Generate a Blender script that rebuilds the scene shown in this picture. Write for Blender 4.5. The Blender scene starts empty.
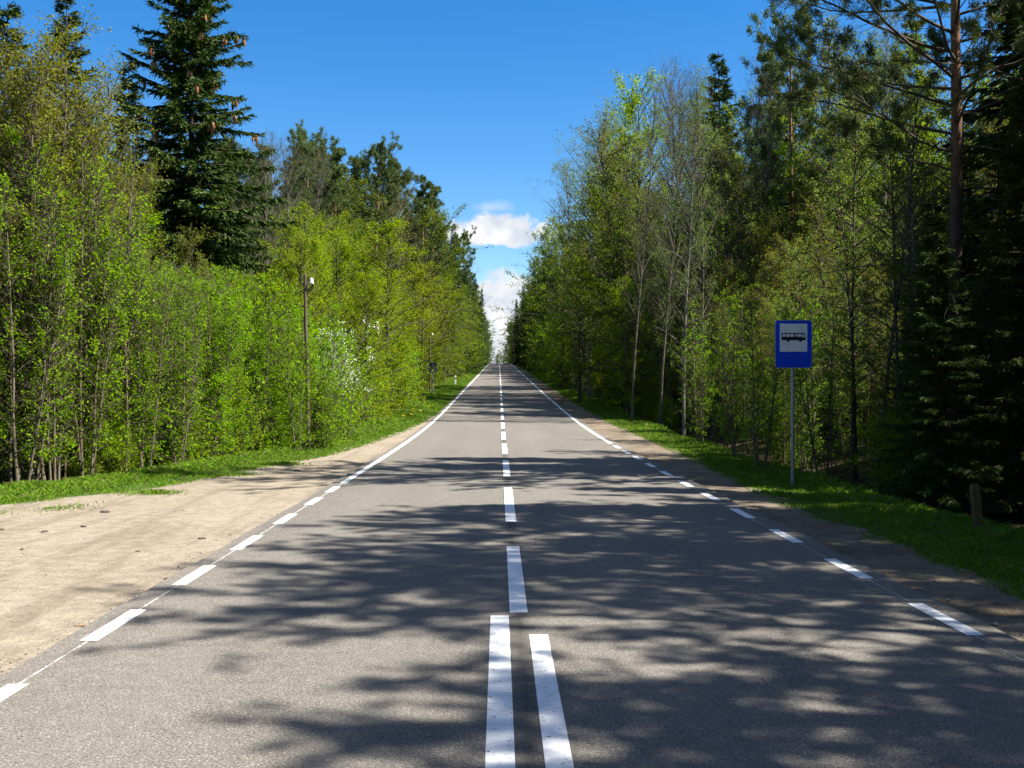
import bpy, math, random
import numpy as np
from mathutils import Vector, Matrix
R = math.radians
sc = bpy.context.scene
C = sc.collection

# ------------------------------------------------------------------ camera, light, exposure
EYE = 1.65
F, VX, VY = 1024.0, 499.0, 387.0          # focal length in px, vanishing point of the near road
cam_d = bpy.data.cameras.new("camera"); cam = bpy.data.objects.new("camera", cam_d); C.objects.link(cam)
cam_d.sensor_width = 36; cam_d.lens = 36.0; cam_d.clip_start = 0.05; cam_d.clip_end = 9000
cam.location = (0, 0, EYE)
cam.rotation_euler = (R(90) + math.atan(3 / F), 0, -math.atan(13 / F))
sc.camera = cam

SUN_EL = R(50); SUN_DIR = Vector((0.98, -0.20)).normalized()
sv = Vector((SUN_DIR.x * math.cos(SUN_EL), SUN_DIR.y * math.cos(SUN_EL), math.sin(SUN_EL)))
sun_d = bpy.data.lights.new("sun", 'SUN'); sun = bpy.data.objects.new("sun", sun_d); C.objects.link(sun)
sun_d.energy = 5.0; sun_d.angle = R(0.55); sun_d.color = (1.0, 0.945, 0.86)
sun.rotation_euler = sv.to_track_quat('Z', 'Y').to_euler()

sc.view_settings.view_transform = 'Standard'; sc.view_settings.look = 'None'
sc.view_settings.exposure = 1.5; sc.view_settings.gamma = 1; sc.view_settings.use_curve_mapping = False
cy = sc.cycles
cy.max_bounces = 5; cy.diffuse_bounces = 2; cy.glossy_bounces = 2; cy.transmission_bounces = 3
cy.transparent_max_bounces = 4; cy.use_denoising = True; cy.caustics_reflective = False; cy.caustics_refractive = False
cy.sample_clamp_indirect = 4.0

W = bpy.data.worlds.new("World"); sc.world = W; W.use_nodes = True
nt = W.node_tree; N = nt.nodes; L = nt.links; N.clear()
def wn(t, **k):
    n = N.new(t)
    for a, b in k.items(): setattr(n, a, b)
    return n
def wm(op, a, b=None, clamp=False):
    n = N.new('ShaderNodeMath'); n.operation = op; n.use_clamp = clamp
    for i, v in enumerate((a, b)):
        if v is None: continue
        if hasattr(v, 'is_linked'): L.new(v, n.inputs[i])
        else: n.inputs[i].default_value = v
    return n.outputs[0]
sky = wn('ShaderNodeTexSky', sky_type='NISHITA'); sky.sun_disc = False
sky.sun_elevation = SUN_EL; sky.sun_rotation = math.atan2(SUN_DIR.x, SUN_DIR.y)
sky.altitude = 200; sky.air_density = 1.0; sky.dust_density = 0.25; sky.ozone_density = 2.6
hs = wn('ShaderNodeHueSaturation'); hs.inputs['Saturation'].default_value = 1.40; hs.inputs['Hue'].default_value = 0.505
L.new(sky.outputs[0], hs.inputs['Color'])
bg = wn('ShaderNodeBackground'); bg.inputs[1].default_value = 0.068; L.new(hs.outputs[0], bg.inputs[0])
tc = wn('ShaderNodeTexCoord'); sep = wn('ShaderNodeSeparateXYZ'); L.new(tc.outputs['Generated'], sep.inputs[0])
ysafe = wm('MAXIMUM', sep.outputs[1], 0.02)
u = wm('DIVIDE', sep.outputs[0], ysafe); v = wm('DIVIDE', sep.outputs[2], ysafe)
cmb = wn('ShaderNodeCombineXYZ'); L.new(u, cmb.inputs[0]); L.new(v, cmb.inputs[1])
L.new(wm('SUBTRACT', 1.42, wm('MULTIPLY', wm('DIVIDE', wm('SUBTRACT', sep.outputs[2], 0.36), 0.4, True), 0.55)), hs.inputs['Saturation'])
noi = wn('ShaderNodeTexNoise'); noi.inputs['Scale'].default_value = 42; noi.inputs['Detail'].default_value = 7; noi.inputs['Roughness'].default_value = 0.6
L.new(cmb.outputs[0], noi.inputs['Vector'])
noi2 = wn('ShaderNodeTexNoise'); noi2.inputs['Scale'].default_value = 26; noi2.inputs['Detail'].default_value = 5
L.new(cmb.outputs[0], noi2.inputs['Vector'])
def cloud(cu, cv, a, bt, bb, amp, soft):
    du = wm('DIVIDE', wm('SUBTRACT', u, cu), a)
    d = wm('SUBTRACT', v, cv)
    up = wm('DIVIDE', wm('MAXIMUM', d, 0.0), bt); dn = wm('DIVIDE', wm('MINIMUM', d, 0.0), bb)
    r = wm('SQRT', wm('ADD', wm('MULTIPLY', du, du), wm('ADD', wm('MULTIPLY', up, up), wm('MULTIPLY', dn, dn))))
    m = wm('ADD', wm('SUBTRACT', 1.0, r), wm('MULTIPLY', wm('SUBTRACT', noi.outputs[0], 0.5), amp))
    m = wm('DIVIDE', m, soft, True)
    return wm('MULTIPLY', m, wm('SUBTRACT', 3.0 - 0.0, wm('MULTIPLY', m, 2.0)), True) if False else m
m1 = cloud(0.001, 0.147, 0.062, 0.024, 0.011, 1.5, 0.28)
m1b = wm('MULTIPLY', cloud(-0.008, 0.175, 0.030, 0.008, 0.006, 1.8, 0.9), 0.38)
m2 = cloud(0.006, 0.064, 0.050, 0.054, 0.09, 1.0, 0.25)
m = wm('MAXIMUM', wm('MAXIMUM', m1, m1b), m2)
m = wm('MULTIPLY', m, wm('GREATER_THAN', sep.outputs[1], 0.1))
cr = wn('ShaderNodeValToRGB'); cr.color_ramp.elements[0].position = 0.35; cr.color_ramp.elements[0].color = (0.60, 0.68, 0.80, 1)
cr.color_ramp.elements[1].position = 0.6; cr.color_ramp.elements[1].color = (1, 1, 1, 1)
L.new(noi2.outputs[0], cr.inputs[0])
bgc = wn('ShaderNodeBackground'); bgc.inputs[1].default_value = 0.37; L.new(cr.outputs[0], bgc.inputs[0])
mx = wn('ShaderNodeMixShader'); L.new(m, mx.inputs[0]); L.new(bg.outputs[0], mx.inputs[1]); L.new(bgc.outputs[0], mx.inputs[2])
wo = wn('ShaderNodeOutputWorld'); L.new(mx.outputs[0], wo.inputs[0])

# ------------------------------------------------------------------ materials
class Mat:
    def __init__(s, name):
        s.m = bpy.data.materials.new(name); s.m.use_nodes = True
        s.nt = s.m.node_tree; s.N = s.nt.nodes; s.L = s.nt.links; s.N.clear()
        s.out = s.N.new('ShaderNodeOutputMaterial')
    def n(s, t, ins=None, **k):
        x = s.N.new(t)
        for a, b in k.items(): setattr(x, a, b)
        for a, b in (ins or {}).items():
            if hasattr(b, 'is_linked'): s.L.new(b, x.inputs[a])
            else: x.inputs[a].default_value = b
        return x
    def coord(s, sx=1, sy=1, sz=1):
        t = s.n('ShaderNodeTexCoord'); mp = s.n('ShaderNodeMapping', {0: t.outputs['Object']}); mp.inputs['Scale'].default_value = (sx, sy, sz); return mp.outputs[0]
    def noise(s, scale, detail=4, rough=0.55, vec=None):
        x = s.n('ShaderNodeTexNoise', {'Scale': scale, 'Detail': detail, 'Roughness': rough})
        s.L.new(vec if vec is not None else s.coord(), x.inputs['Vector']); return x.outputs[0]
    def ramp(s, fac, stops):
        x = s.n('ShaderNodeValToRGB', {0: fac}); e = x.color_ramp.elements
        while len(e) < len(stops): e.new(0.5)
        for i, (p, c) in enumerate(stops):
            e[i].position = p; e[i].color = (*c, 1) if len(c) == 3 else c
        return x.outputs[0]
    def mix(s, fac, a, b, mode='MIX'):
        x = s.N.new('ShaderNodeMix'); x.data_type = 'RGBA'; x.blend_type = mode
        for i, vv in ((0, fac), (6, a), (7, b)):
            if hasattr(vv, 'is_linked'): s.L.new(vv, x.inputs[i])
            elif i == 0: x.inputs[0].default_value = vv
            else: x.inputs[i].default_value = (*vv, 1)
        return x.outputs[2]
    def math(s, op, a, b=0.0, clamp=False):
        x = s.n('ShaderNodeMath', {0: a, 1: b}, operation=op); x.use_clamp = clamp; return x.outputs[0]
    def bump(s, h, strength, dist=0.02):
        return s.n('ShaderNodeBump', {'Height': h, 'Strength': strength, 'Distance': dist}).outputs[0]
    def bsdf(s, color, rough=0.9, spec=0.3, normal=None, metal=0.0):
        b = s.n('ShaderNodeBsdfPrincipled', {'Roughness': rough, 'Specular IOR Level': spec, 'Metallic': metal})
        if hasattr(color, 'is_linked'): s.L.new(color, b.inputs['Base Color'])
        else: b.inputs['Base Color'].default_value = (*color, 1)
        if normal is not None: s.L.new(normal, b.inputs['Normal'])
        s.L.new(b.outputs[0], s.out.inputs[0]); return b

def leaf_mat(name, stops, transl=0.52, tint=(1.25, 1.3, 0.6), rough=0.55):
    m = Mat(name)
    geo = m.n('ShaderNodeNewGeometry'); oi = m.n('ShaderNodeObjectInfo')
    c = m.ramp(geo.outputs['Random Per Island'], stops)
    hv = m.n('ShaderNodeHueSaturation', {'Color': c})
    m.L.new(m.math('ADD', m.math('MULTIPLY', oi.outputs['Random'], 0.024), 0.488), hv.inputs['Hue'])
    m.L.new(m.math('ADD', m.math('MULTIPLY', oi.outputs['Random'], 0.3), 0.85), hv.inputs['Value'])
    col = hv.outputs[0]
    b = m.n('ShaderNodeBsdfPrincipled', {'Base Color': col, 'Roughness': rough, 'Specular IOR Level': 0.12})
    t = m.n('ShaderNodeBsdfTranslucent', {0: m.mix(1.0, col, tint, 'MULTIPLY')})
    x = m.n('ShaderNodeMixShader', {0: transl, 1: b.outputs[0], 2: t.outputs[0]})
    m.L.new(x.outputs[0], m.out.inputs[0]); return m.m

def bark_mat(name, a, b, scale=(6, 6, 1.5), top=None):
    m = Mat(name); f = m.noise(3, 5, 0.65, m.coord(*scale))
    col = m.ramp(f, [(0.3, a), (0.7, b)])
    if top is not None:
        t = m.n('ShaderNodeTexCoord'); s = m.n('ShaderNodeSeparateXYZ', {0: t.outputs['Object']})
        zz = m.math('ADD', m.math('MULTIPLY', m.math('SUBTRACT', s.outputs[2], top[0]), 1 / (top[1] - top[0])), m.math('MULTIPLY', f, 0.5), True)
        col = m.mix(zz, col, m.ramp(f, [(0.3, top[2]), (0.7, top[3])]))
    m.bsdf(col, 0.9, 0.2, m.bump(f, 0.6, 0.02)); return m.m

def plain(name, col, rough=0.6, var=0.15, scale=8, metal=0.0, spec=0.4):
    m = Mat(name); f = m.noise(scale, 5)
    c = m.ramp(f, [(0.3, tuple(x * (1 - var) for x in col)), (0.7, tuple(min(1, x * (1 + var)) for x in col))])
    m.bsdf(c, rough, spec, m.bump(f, 0.1, 0.004), metal); return m.m

M = {}
M['fresh'] = leaf_mat('fresh_leaf', [(0, (0.075, 0.17, 0.002)), (0.5, (0.16, 0.295, 0.003)), (1, (0.25, 0.37, 0.006))])
M['lime'] = leaf_mat('lime_leaf', [(0, (0.12, 0.185, 0.004)), (0.5, (0.19, 0.26, 0.005)), (1, (0.26, 0.315, 0.01))])
M['olive'] = leaf_mat('olive_leaf', [(0, (0.09, 0.10, 0.008)), (0.5, (0.155, 0.17, 0.012)), (1, (0.23, 0.225, 0.03))])
M['birch'] = leaf_mat('birch_leaf', [(0, (0.09, 0.135, 0.025)), (0.5, (0.145, 0.20, 0.045)), (1, (0.21, 0.26, 0.08))])
M['dull'] = leaf_mat('dull_leaf', [(0, (0.055, 0.095, 0.008)), (0.5, (0.10, 0.145, 0.012)), (1, (0.16, 0.19, 0.02))])
M['spruce'] = leaf_mat('spruce_needle', [(0, (0.016, 0.036, 0.007)), (0.6, (0.040, 0.070, 0.011)), (1, (0.085, 0.115, 0.018))], 0.12, rough=0.5)
M['pine'] = leaf_mat('pine_needle', [(0, (0.042, 0.072, 0.020)), (0.6, (0.090, 0.128, 0.034)), (1, (0.15, 0.18, 0.045))], 0.2, rough=0.45)
M['blossom'] = leaf_mat('white_blossom', [(0, (0.55, 0.58, 0.45)), (1, (0.82, 0.82, 0.74))], 0.3, (1, 1, 0.9))
M['bark'] = bark_mat('grey_brown_bark', (0.035, 0.028, 0.02), (0.10, 0.082, 0.06))
M['twig'] = bark_mat('twig_bark', (0.045, 0.037, 0.025), (0.11, 0.09, 0.062))
M['graytwig'] = bark_mat('grey_twig_bark', (0.06, 0.051, 0.038), (0.14, 0.122, 0.095))
M['pinebark'] = bark_mat('pine_bark', (0.028, 0.02, 0.015), (0.085, 0.06, 0.044), top=(6.2, 9.5, (0.135, 0.068, 0.034), (0.30, 0.165, 0.085)))
M['sprucebark'] = bark_mat('spruce_bark', (0.04, 0.028, 0.02), (0.10, 0.075, 0.055))
M['birchbark'] = bark_mat('birch_bark', (0.07, 0.062, 0.05), (0.27, 0.25, 0.215), (3, 3, 7))
M['stem'] = bark_mat('young_stem_bark', (0.07, 0.056, 0.038), (0.20, 0.165, 0.115), (8, 8, 2))
M['cone'] = bark_mat('spruce_cone', (0.20, 0.085, 0.03), (0.40, 0.19, 0.08), (20, 20, 40))

# road
m = Mat('asphalt'); co = m.coord()
sp = m.noise(85, 4, 0.75, co); med = m.noise(9, 4, 0.6, co); big = m.noise(0.35, 4, 0.6, m.coord(1, 0.25, 1))
vor = m.n('ShaderNodeTexVoronoi', {'Vector': co, 'Scale': 48.0}); chips = m.math('MULTIPLY', m.math('LESS_THAN', vor.outputs['Distance'], 0.28), m.n('ShaderNodeSeparateColor', {0: vor.outputs['Color']}).outputs[0])
c = m.ramp(sp, [(0.34, (0.055, 0.051, 0.046)), (0.5, (0.155, 0.142, 0.124)), (0.68, (0.30, 0.278, 0.242))])
c = m.mix(m.math('MULTIPLY', chips, 0.75), c, (0.40, 0.375, 0.335))
vd = m.n('ShaderNodeTexVoronoi', {'Vector': co, 'Scale': 30.0}); pits = m.math('MULTIPLY', m.math('LESS_THAN', vd.outputs['Distance'], 0.24), m.n('ShaderNodeSeparateColor', {0: vd.outputs['Color']}).outputs[1])
c = m.mix(m.math('MULTIPLY', pits, 0.7), c, (0.045, 0.042, 0.04))
c = m.mix(0.55, c, m.ramp(med, [(0.3, (0.62, 0.62, 0.63)), (0.7, (1.0, 0.99, 0.97))]), 'MULTIPLY')
c = m.mix(0.8, c, m.ramp(big, [(0.3, (0.80, 0.80, 0.81)), (0.7, (1.12, 1.10, 1.07))]), 'MULTIPLY')
tcx = m.n('ShaderNodeTexCoord'); sx = m.n('ShaderNodeSeparateXYZ', {0: tcx.outputs['Object']})
def band(x0, w, k):   # worn or sealed strip along the road
    d = m.math('ABSOLUTE', m.math('SUBTRACT', sx.outputs[0], x0))
    return m.math('MULTIPLY', m.math('SUBTRACT', 1.0, m.math('DIVIDE', d, w), True), k)
c = m.mix(m.math('MULTIPLY', band(0.14, 0.10, 1.0), m.math('ADD', med, 0.1)), c, (0.035, 0.033, 0.032))
c = m.mix(m.math('ADD', band(-1.9, 0.45, 0.16), m.math('ADD', band(-0.7, 0.45, 0.16), m.math('ADD', band(1.0, 0.45, 0.16), band(2.35, 0.45, 0.16)))), c, (0.19, 0.178, 0.16))
m.bsdf(c, 0.88, 0.25, m.bump(sp, 0.55, 0.008)); M['asphalt'] = m.m

m = Mat('road_paint'); co = m.coord()
f = m.noise(28, 5, 0.7, co); f2 = m.noise(160, 2, 0.6, co)
spk = m.n('ShaderNodeTexVoronoi', {'Vector': co, 'Scale': 11.0})
c = m.ramp(f, [(0.30, (0.40, 0.39, 0.37)), (0.40, (0.66, 0.655, 0.635)), (0.52, (0.78, 0.78, 0.76))])
dots = m.math('LESS_THAN', m.math('ADD', spk.outputs['Distance'], m.math('MULTIPLY', f2, 0.12)), 0.155)
c = m.mix(m.math('MULTIPLY', dots, 0.9), c, (0.10, 0.095, 0.09))
m.bsdf(c, 0.6, 0.4, m.bump(f2, 0.25, 0.003)); M['paint'] = m.m
m = Mat('worn_paint'); f = m.noise(30, 5, 0.7, m.coord())
m.bsdf(m.ramp(f, [(0.42, (0.17, 0.165, 0.155)), (0.6, (0.62, 0.61, 0.58))]), 0.7, 0.3); M['wornpaint'] = m.m

m = Mat('sandy_gravel'); co = m.coord()
f1 = m.noise(0.55, 5, 0.6, m.coord(1, 0.45, 1)); f2 = m.noise(6, 5, 0.65, co); f3 = m.noise(48, 4, 0.75, co)
ruts = m.noise(1.0, 4, 0.6, m.coord(2.6, 0.22, 1))
c = m.ramp(f1, [(0.3, (0.25, 0.209, 0.155)), (0.7, (0.31, 0.264, 0.202))])
c = m.mix(0.6, c, m.ramp(ruts, [(0.36, (0.62, 0.61, 0.60)), (0.52, (1, 1, 1))]), 'MULTIPLY')
c = m.mix(0.6, c, m.ramp(f2, [(0.34, (0.6, 0.59, 0.58)), (0.62, (1.08, 1.08, 1.08))]), 'MULTIPLY')
c = m.mix(0.72, c, m.ramp(f3, [(0.32, (0.42, 0.41, 0.40)), (0.5, (0.98, 0.98, 0.98)), (0.75, (1.3, 1.3, 1.32))]), 'MULTIPLY')
h = m.math('ADD', m.math('MULTIPLY', f2, 0.6), m.math('MULTIPLY', f3, 0.4))
m.bsdf(c, 0.95, 0.15, m.bump(h, 0.7, 0.03)); M['gravel'] = m.m

m = Mat('shoulder_gravel'); co = m.coord()
f1 = m.noise(1.1, 5, 0.65, co); f3 = m.noise(60, 3, 0.7, co); f2 = m.noise(8, 5, 0.7, co)
c = m.ramp(f1, [(0.33, (0.15, 0.118, 0.082)), (0.65, (0.29, 0.24, 0.18))])
c = m.mix(0.7, c, m.ramp(f2, [(0.35, (0.5, 0.48, 0.45)), (0.65, (1.05, 1.05, 1.05))]), 'MULTIPLY')
c = m.mix(0.7, c, m.ramp(f3, [(0.3, (0.5, 0.5, 0.5)), (0.7, (1.25, 1.25, 1.25))]), 'MULTIPLY')
m.bsdf(c, 0.95, 0.15, m.bump(m.math('ADD', f2, f3), 0.7, 0.03)); M['shoulder'] = m.m

m = Mat('verge_soil'); f = m.noise(2.5, 6, 0.65, m.coord()); f3 = m.noise(45, 3, 0.7, m.coord())
c = m.ramp(f, [(0.35, (0.05, 0.095, 0.02)), (0.6, (0.075, 0.13, 0.025)), (0.8, (0.14, 0.13, 0.06))])
c = m.mix(0.7, c, m.ramp(f3, [(0.3, (0.5, 0.5, 0.5)), (0.7, (1.2, 1.2, 1.2))]), 'MULTIPLY')
m.bsdf(c, 0.95, 0.1, m.bump(f3, 0.8, 0.03)); M['verge'] = m.m

m = Mat('forest_floor'); f = m.noise(0.8, 6, 0.65, m.coord()); f3 = m.noise(26, 4, 0.7, m.coord())
c = m.ramp(f, [(0.3, (0.03, 0.023, 0.014)), (0.5, (0.065, 0.048, 0.028)), (0.72, (0.035, 0.05, 0.012))])
c = m.mix(0.8, c, m.ramp(f3, [(0.3, (0.4, 0.4, 0.4)), (0.7, (1.3, 1.25, 1.2))]), 'MULTIPLY')
m.bsdf(c, 0.95, 0.1, m.bump(f3, 0.9, 0.06)); M['floor'] = m.m

m = Mat('grass_blade'); geo = m.n('ShaderNodeNewGeometry')
c = m.ramp(geo.outputs['Random Per Island'], [(0, (0.07, 0.15, 0.008)), (0.55, (0.13, 0.26, 0.014)), (0.86, (0.20, 0.31, 0.024)), (0.93, (0.20, 0.17, 0.07)), (1, (0.28, 0.23, 0.12))])
b = m.n('ShaderNodeBsdfPrincipled', {'Base Color': c, 'Roughness': 0.6, 'Specular IOR Level': 0.1})
t = m.n('ShaderNodeBsdfTranslucent', {0: c}); x = m.n('ShaderNodeMixShader', {0: 0.35, 1: b.outputs[0], 2: t.outputs[0]})
m.L.new(x.outputs[0], m.out.inputs[0]); M['grass'] = m.m
M['dryleaf'] = leaf_mat('dry_litter', [(0, (0.05, 0.03, 0.015)), (1, (0.15, 0.10, 0.055))], 0.2, (1, 1, 1))
M['yellow'] = plain('dandelion_yellow', (0.75, 0.62, 0.02), 0.7)
M['stone'] = plain('pebble_stone', (0.23, 0.20, 0.16), 0.9, 0.4, 20)
M['blue'] = plain('blue_enamel', (0.008, 0.06, 0.62), 0.35, 0.06, 3)
M['white'] = plain('dusty_white_enamel', (0.74, 0.75, 0.73), 0.5, 0.10, 5)
M['black'] = plain('black_film', (0.012, 0.012, 0.013), 0.5, 0.1)
M['zinc'] = plain('galvanised_steel', (0.27, 0.28, 0.29), 0.5, 0.2, 25, 0.25)
M['signback'] = plain('grey_sign_back', (0.10, 0.14, 0.19), 0.6, 0.15, 6, 0.0)
M['postwhite'] = plain('white_post_plastic', (0.78, 0.78, 0.76), 0.5, 0.05)
M['red'] = plain('red_reflector', (0.5, 0.03, 0.02), 0.3)
M['oldwood'] = bark_mat('weathered_timber', (0.055, 0.044, 0.03), (0.14, 0.115, 0.08), (12, 12, 0.8))
M['tarwood'] = bark_mat('dark_tarred_timber', (0.035, 0.028, 0.022), (0.09, 0.07, 0.055), (12, 12, 0.8))
M['ochre'] = bark_mat('ochre_weathered_post', (0.07, 0.048, 0.02), (0.15, 0.10, 0.04), (10, 10, 2))
M['porcelain'] = plain('porcelain', (0.8, 0.8, 0.78), 0.25, 0.03)

# ------------------------------------------------------------------ mesh builder
class MB:
    def __init__(s): s.V = []; s.Q = []; s.T = []; s.QM = []; s.TM = []; s.n = 0; s.smooth = True
    def add(s, v, q=None, t=None, mat=0):
        v = np.asarray(v, float).reshape(-1, 3)
        if q is not None and len(q):
            q = np.asarray(q, int).reshape(-1, 4) + s.n; s.Q.append(q); s.QM.append(np.full(len(q), mat))
        if t is not None and len(t):
            t = np.asarray(t, int).reshape(-1, 3) + s.n; s.T.append(t); s.TM.append(np.full(len(t), mat))
        s.V.append(v); s.n += len(v)
    def tubes(s, P, Rr, k=5, mat=0):
        """P (M,n,3), Rr (M,n): M tapered tubes at once"""
        P = np.asarray(P, float); Rr = np.asarray(Rr, float)
        if P.ndim == 2: P = P[None]; Rr = Rr[None]
        Mn, n = P.shape[:2]
        T = np.gradient(P, axis=1); T /= np.linalg.norm(T, axis=2, keepdims=True) + 1e-9
        ref = np.where(np.abs(T[:, :1, 2:3]) > 0.8, np.array([1., 0.13, 0.05]), np.array([0.05, 0.1, 1.]))
        U = np.cross(T, ref); U /= np.linalg.norm(U, axis=2, keepdims=True) + 1e-9
        Vv = np.cross(T, U)
        a = np.arange(k) * 2 * math.pi / k
        ring = P[:, :, None] + Rr[:, :, None, None] * (np.cos(a)[:, None] * U[:, :, None] + np.sin(a)[:, None] * Vv[:, :, None])
        i = np.arange(n - 1)[:, None] * k; j = np.arange(k)[None]; j2 = (j + 1) % k
        q = np.stack([i + j, i + j2, i + k + j2, i + k + j], -1).reshape(-1, 4)
        q = (q[None] + (np.arange(Mn) * n * k)[:, None, None]).reshape(-1, 4)
        s.add(ring.reshape(-1, 3), q, None, mat)
    def blades(s, B, D, ln, w, rng, mat=0, face=None):
        """rhombus leaf or needle at B along D"""
        n = len(B); D = D / (np.linalg.norm(D, axis=1, keepdims=True) + 1e-9)
        rv = rng.normal(size=(n, 3)) if face is None else rng.normal(size=(n, 3)) * 0.6 + np.array(face)
        S = np.cross(D, rv); S /= np.linalg.norm(S, axis=1, keepdims=True) + 1e-9
        ln = np.broadcast_to(ln, (n,))[:, None]; w = np.broadcast_to(w, (n,))[:, None]
        mid = B + D * ln * 0.45
        v = np.stack([B, mid + S * w * 0.5, B + D * ln, mid - S * w * 0.5], 1).reshape(-1, 3)
        s.add(v, np.arange(4 * n).reshape(-1, 4), None, mat)
    def box(s, c, d, mat=0, rot=None, taper=1.0):
        x, y, z = (q / 2 for q in d)
        v = np.array([[-x, -y, -z], [x, -y, -z], [x, y, -z], [-x, y, -z], [-x * taper, -y * taper, z], [x * taper, -y * taper, z], [x * taper, y * taper, z], [-x * taper, y * taper, z]])
        if rot is not None: v = v @ np.array(rot).T
        s.add(v + np.array(c), [[0, 3, 2, 1], [4, 5, 6, 7], [0, 1, 5, 4], [1, 2, 6, 5], [2, 3, 7, 6], [3, 0, 4, 7]], None, mat)
    def mesh(s, name, mats, smooth=True):
        me = bpy.data.meshes.new(name)
        V = np.concatenate(s.V) if s.V else np.zeros((0, 3))
        Q = np.concatenate(s.Q) if s.Q else np.zeros((0, 4), int); T = np.concatenate(s.T) if s.T else np.zeros((0, 3), int)
        me.vertices.add(len(V)); me.vertices.foreach_set('co', V.astype(np.float32).ravel())
        me.loops.add(Q.size + T.size); me.loops.foreach_set('vertex_index', np.concatenate([Q.ravel(), T.ravel()]).astype(np.int32))
        nf = len(Q) + len(T); me.polygons.add(nf)
        st = np.concatenate([np.arange(len(Q)) * 4, Q.size + np.arange(len(T)) * 3]).astype(np.int32)
        me.polygons.foreach_set('loop_start', st)
        mi = np.concatenate(s.QM + s.TM) if (s.QM or s.TM) else np.zeros(0, int)
        for mm in mats: me.materials.append(mm)
        me.polygons.foreach_set('material_index', mi.astype(np.int32))
        me.polygons.foreach_set('use_smooth', np.full(nf, smooth))
        me.update(calc_edges=True); me.validate(); return me
    def merged(s, o, off):
        """append another builder, its material indices shifted"""
        for v in (np.concatenate(o.V),):
            q = np.concatenate(o.Q) if o.Q else None
            if q is not None:
                s.Q.append(q + s.n); s.QM.append(np.concatenate(o.QM) + off)
            if o.T:
                s.T.append(np.concatenate(o.T) + s.n); s.TM.append(np.concatenate(o.TM) + off)
            s.V.append(v); s.n += len(v)

def link(name, data, parent=None, loc=None):
    o = bpy.data.objects.new(name, data); C.objects.link(o)
    if parent: o.parent = parent
    if loc is not None: o.location = loc
    return o
def tag(o, label=None, cat=None, group=None, kind=None):
    for k, vv in (('label', label), ('category', cat), ('group', group), ('kind', kind)):
        if vv: o[k] = vv
    return o
def part(name, mb, mats, parent, smooth=False): return link(name, mb.mesh(name, mats, smooth), parent)

# ------------------------------------------------------------------ terrain
def zroad(Y):
    Y = np.asarray(Y, float)
    z = 0.033 * 6 * np.logaddexp(0, (Y - 36) / 6)
    return z - 0.041 * 14 * np.logaddexp(0, (Y - 305) / 14)
LG = ([-40, 8, 10.5, 14.3, 16.4, 20.4, 24.8, 35, 45, 2000], [-16, -15, -12.5, -7.2, -5.8, -5.0, -4.15, -3.35, -3.05, -2.98])    # lay-by / grass
LF = ([-40, 9, 11.5, 14, 17.2, 20, 26.8, 45, 66, 100, 2000], [-18, -17, -13.5, -10.0, -8.1, -6.9, -5.5, -4.7, -5.0, -5.2, -5.2])  # grass / wood
RG = ([-40, 10, 14, 18, 30, 45, 2000], [4.25, 4.2, 4.05, 4.2, 4.6, 4.4, 4.0])
RF = ([-40, 12, 18, 40, 2000], [6.2, 6.1, 5.9, 5.9, 5.6])
def sm(a, b, x): t = np.clip((x - a) / (b - a), 0, 1); return t * t * (3 - 2 * t)
def ground_z(X, Y):
    X = np.asarray(X, float); Y = np.asarray(Y, float)
    z = zroad(Y) - 0.03
    rf = np.interp(Y, *RF); lf = np.interp(Y, *LF)
    z = z - 0.12 * sm(4.2, 1, 0) * 0
    z = z - 0.08 * sm(0, 1, (X - 4.2) / 1.6) - 0.65 * sm(0, 1, (X - rf + 0.15) / 1.7) + 0.4 * sm(0, 1, (X - rf - 2.2) / 3)
    dl = lf - X
    z = z - 0.30 * sm(0, 1, (dl + 0.3) / 1.6) + 0.25 * sm(0, 1, (dl - 2) / 5)
    away = sm(0, 1, (np.maximum(X - rf, dl)) / 3)
    z = z + away * (0.10 * np.sin(X * 1.3 + Y * 0.31) * np.sin(Y * 0.9 - X * 0.4) + 0.25 * np.sin(X * 0.11 + 1) * np.sin(Y * 0.07))
    return z
def gz(x, y): return float(ground_z(x, y))

def grid(name, xs_fn, ys, zoff, mat, nx, kind='structure', label=None, cat=None, zf=ground_z):
    mb = MB(); rows = []
    for y in ys:
        x = xs_fn(y); rows.append(np.stack([x, np.full_like(x, y), zf(x, y) + zoff], -1))
    V = np.stack(rows); n = len(ys); k = V.shape[1]
    i = np.arange(n - 1)[:, None] * k; j = np.arange(k - 1)[None]
    q = np.stack([i + j, i + j + 1, i + k + j + 1, i + k + j], -1).reshape(-1, 4)
    mb.add(V.reshape(-1, 3), q); o = link(name, mb.mesh(name, [mat]))
    tag(o, label, cat, None, kind); return o

xs = np.unique(np.concatenate([np.linspace(-3000, -200, 10), np.linspace(-200, -30, 18), np.linspace(-30, -16, 15), np.arange(-16, 14.01, 0.4), np.linspace(14, 30, 17), np.linspace(30, 200, 18), np.linspace(200, 3000, 10)]))
ys = np.unique(np.concatenate([np.linspace(-2500, -60, 8), np.linspace(-60, 0, 21), np.arange(0, 70, 0.5), np.arange(70, 340, 4), np.arange(340, 900, 40), np.linspace(900, 5000, 8)]))
def gfloor(x, y):
    return ground_z(x, y) - 0.035
grid('ground', lambda y: xs, ys, 0, M['floor'], 0, label='brown leaf-littered forest floor under the trees on both sides of the road', cat='ground', zf=gfloor)

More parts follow.
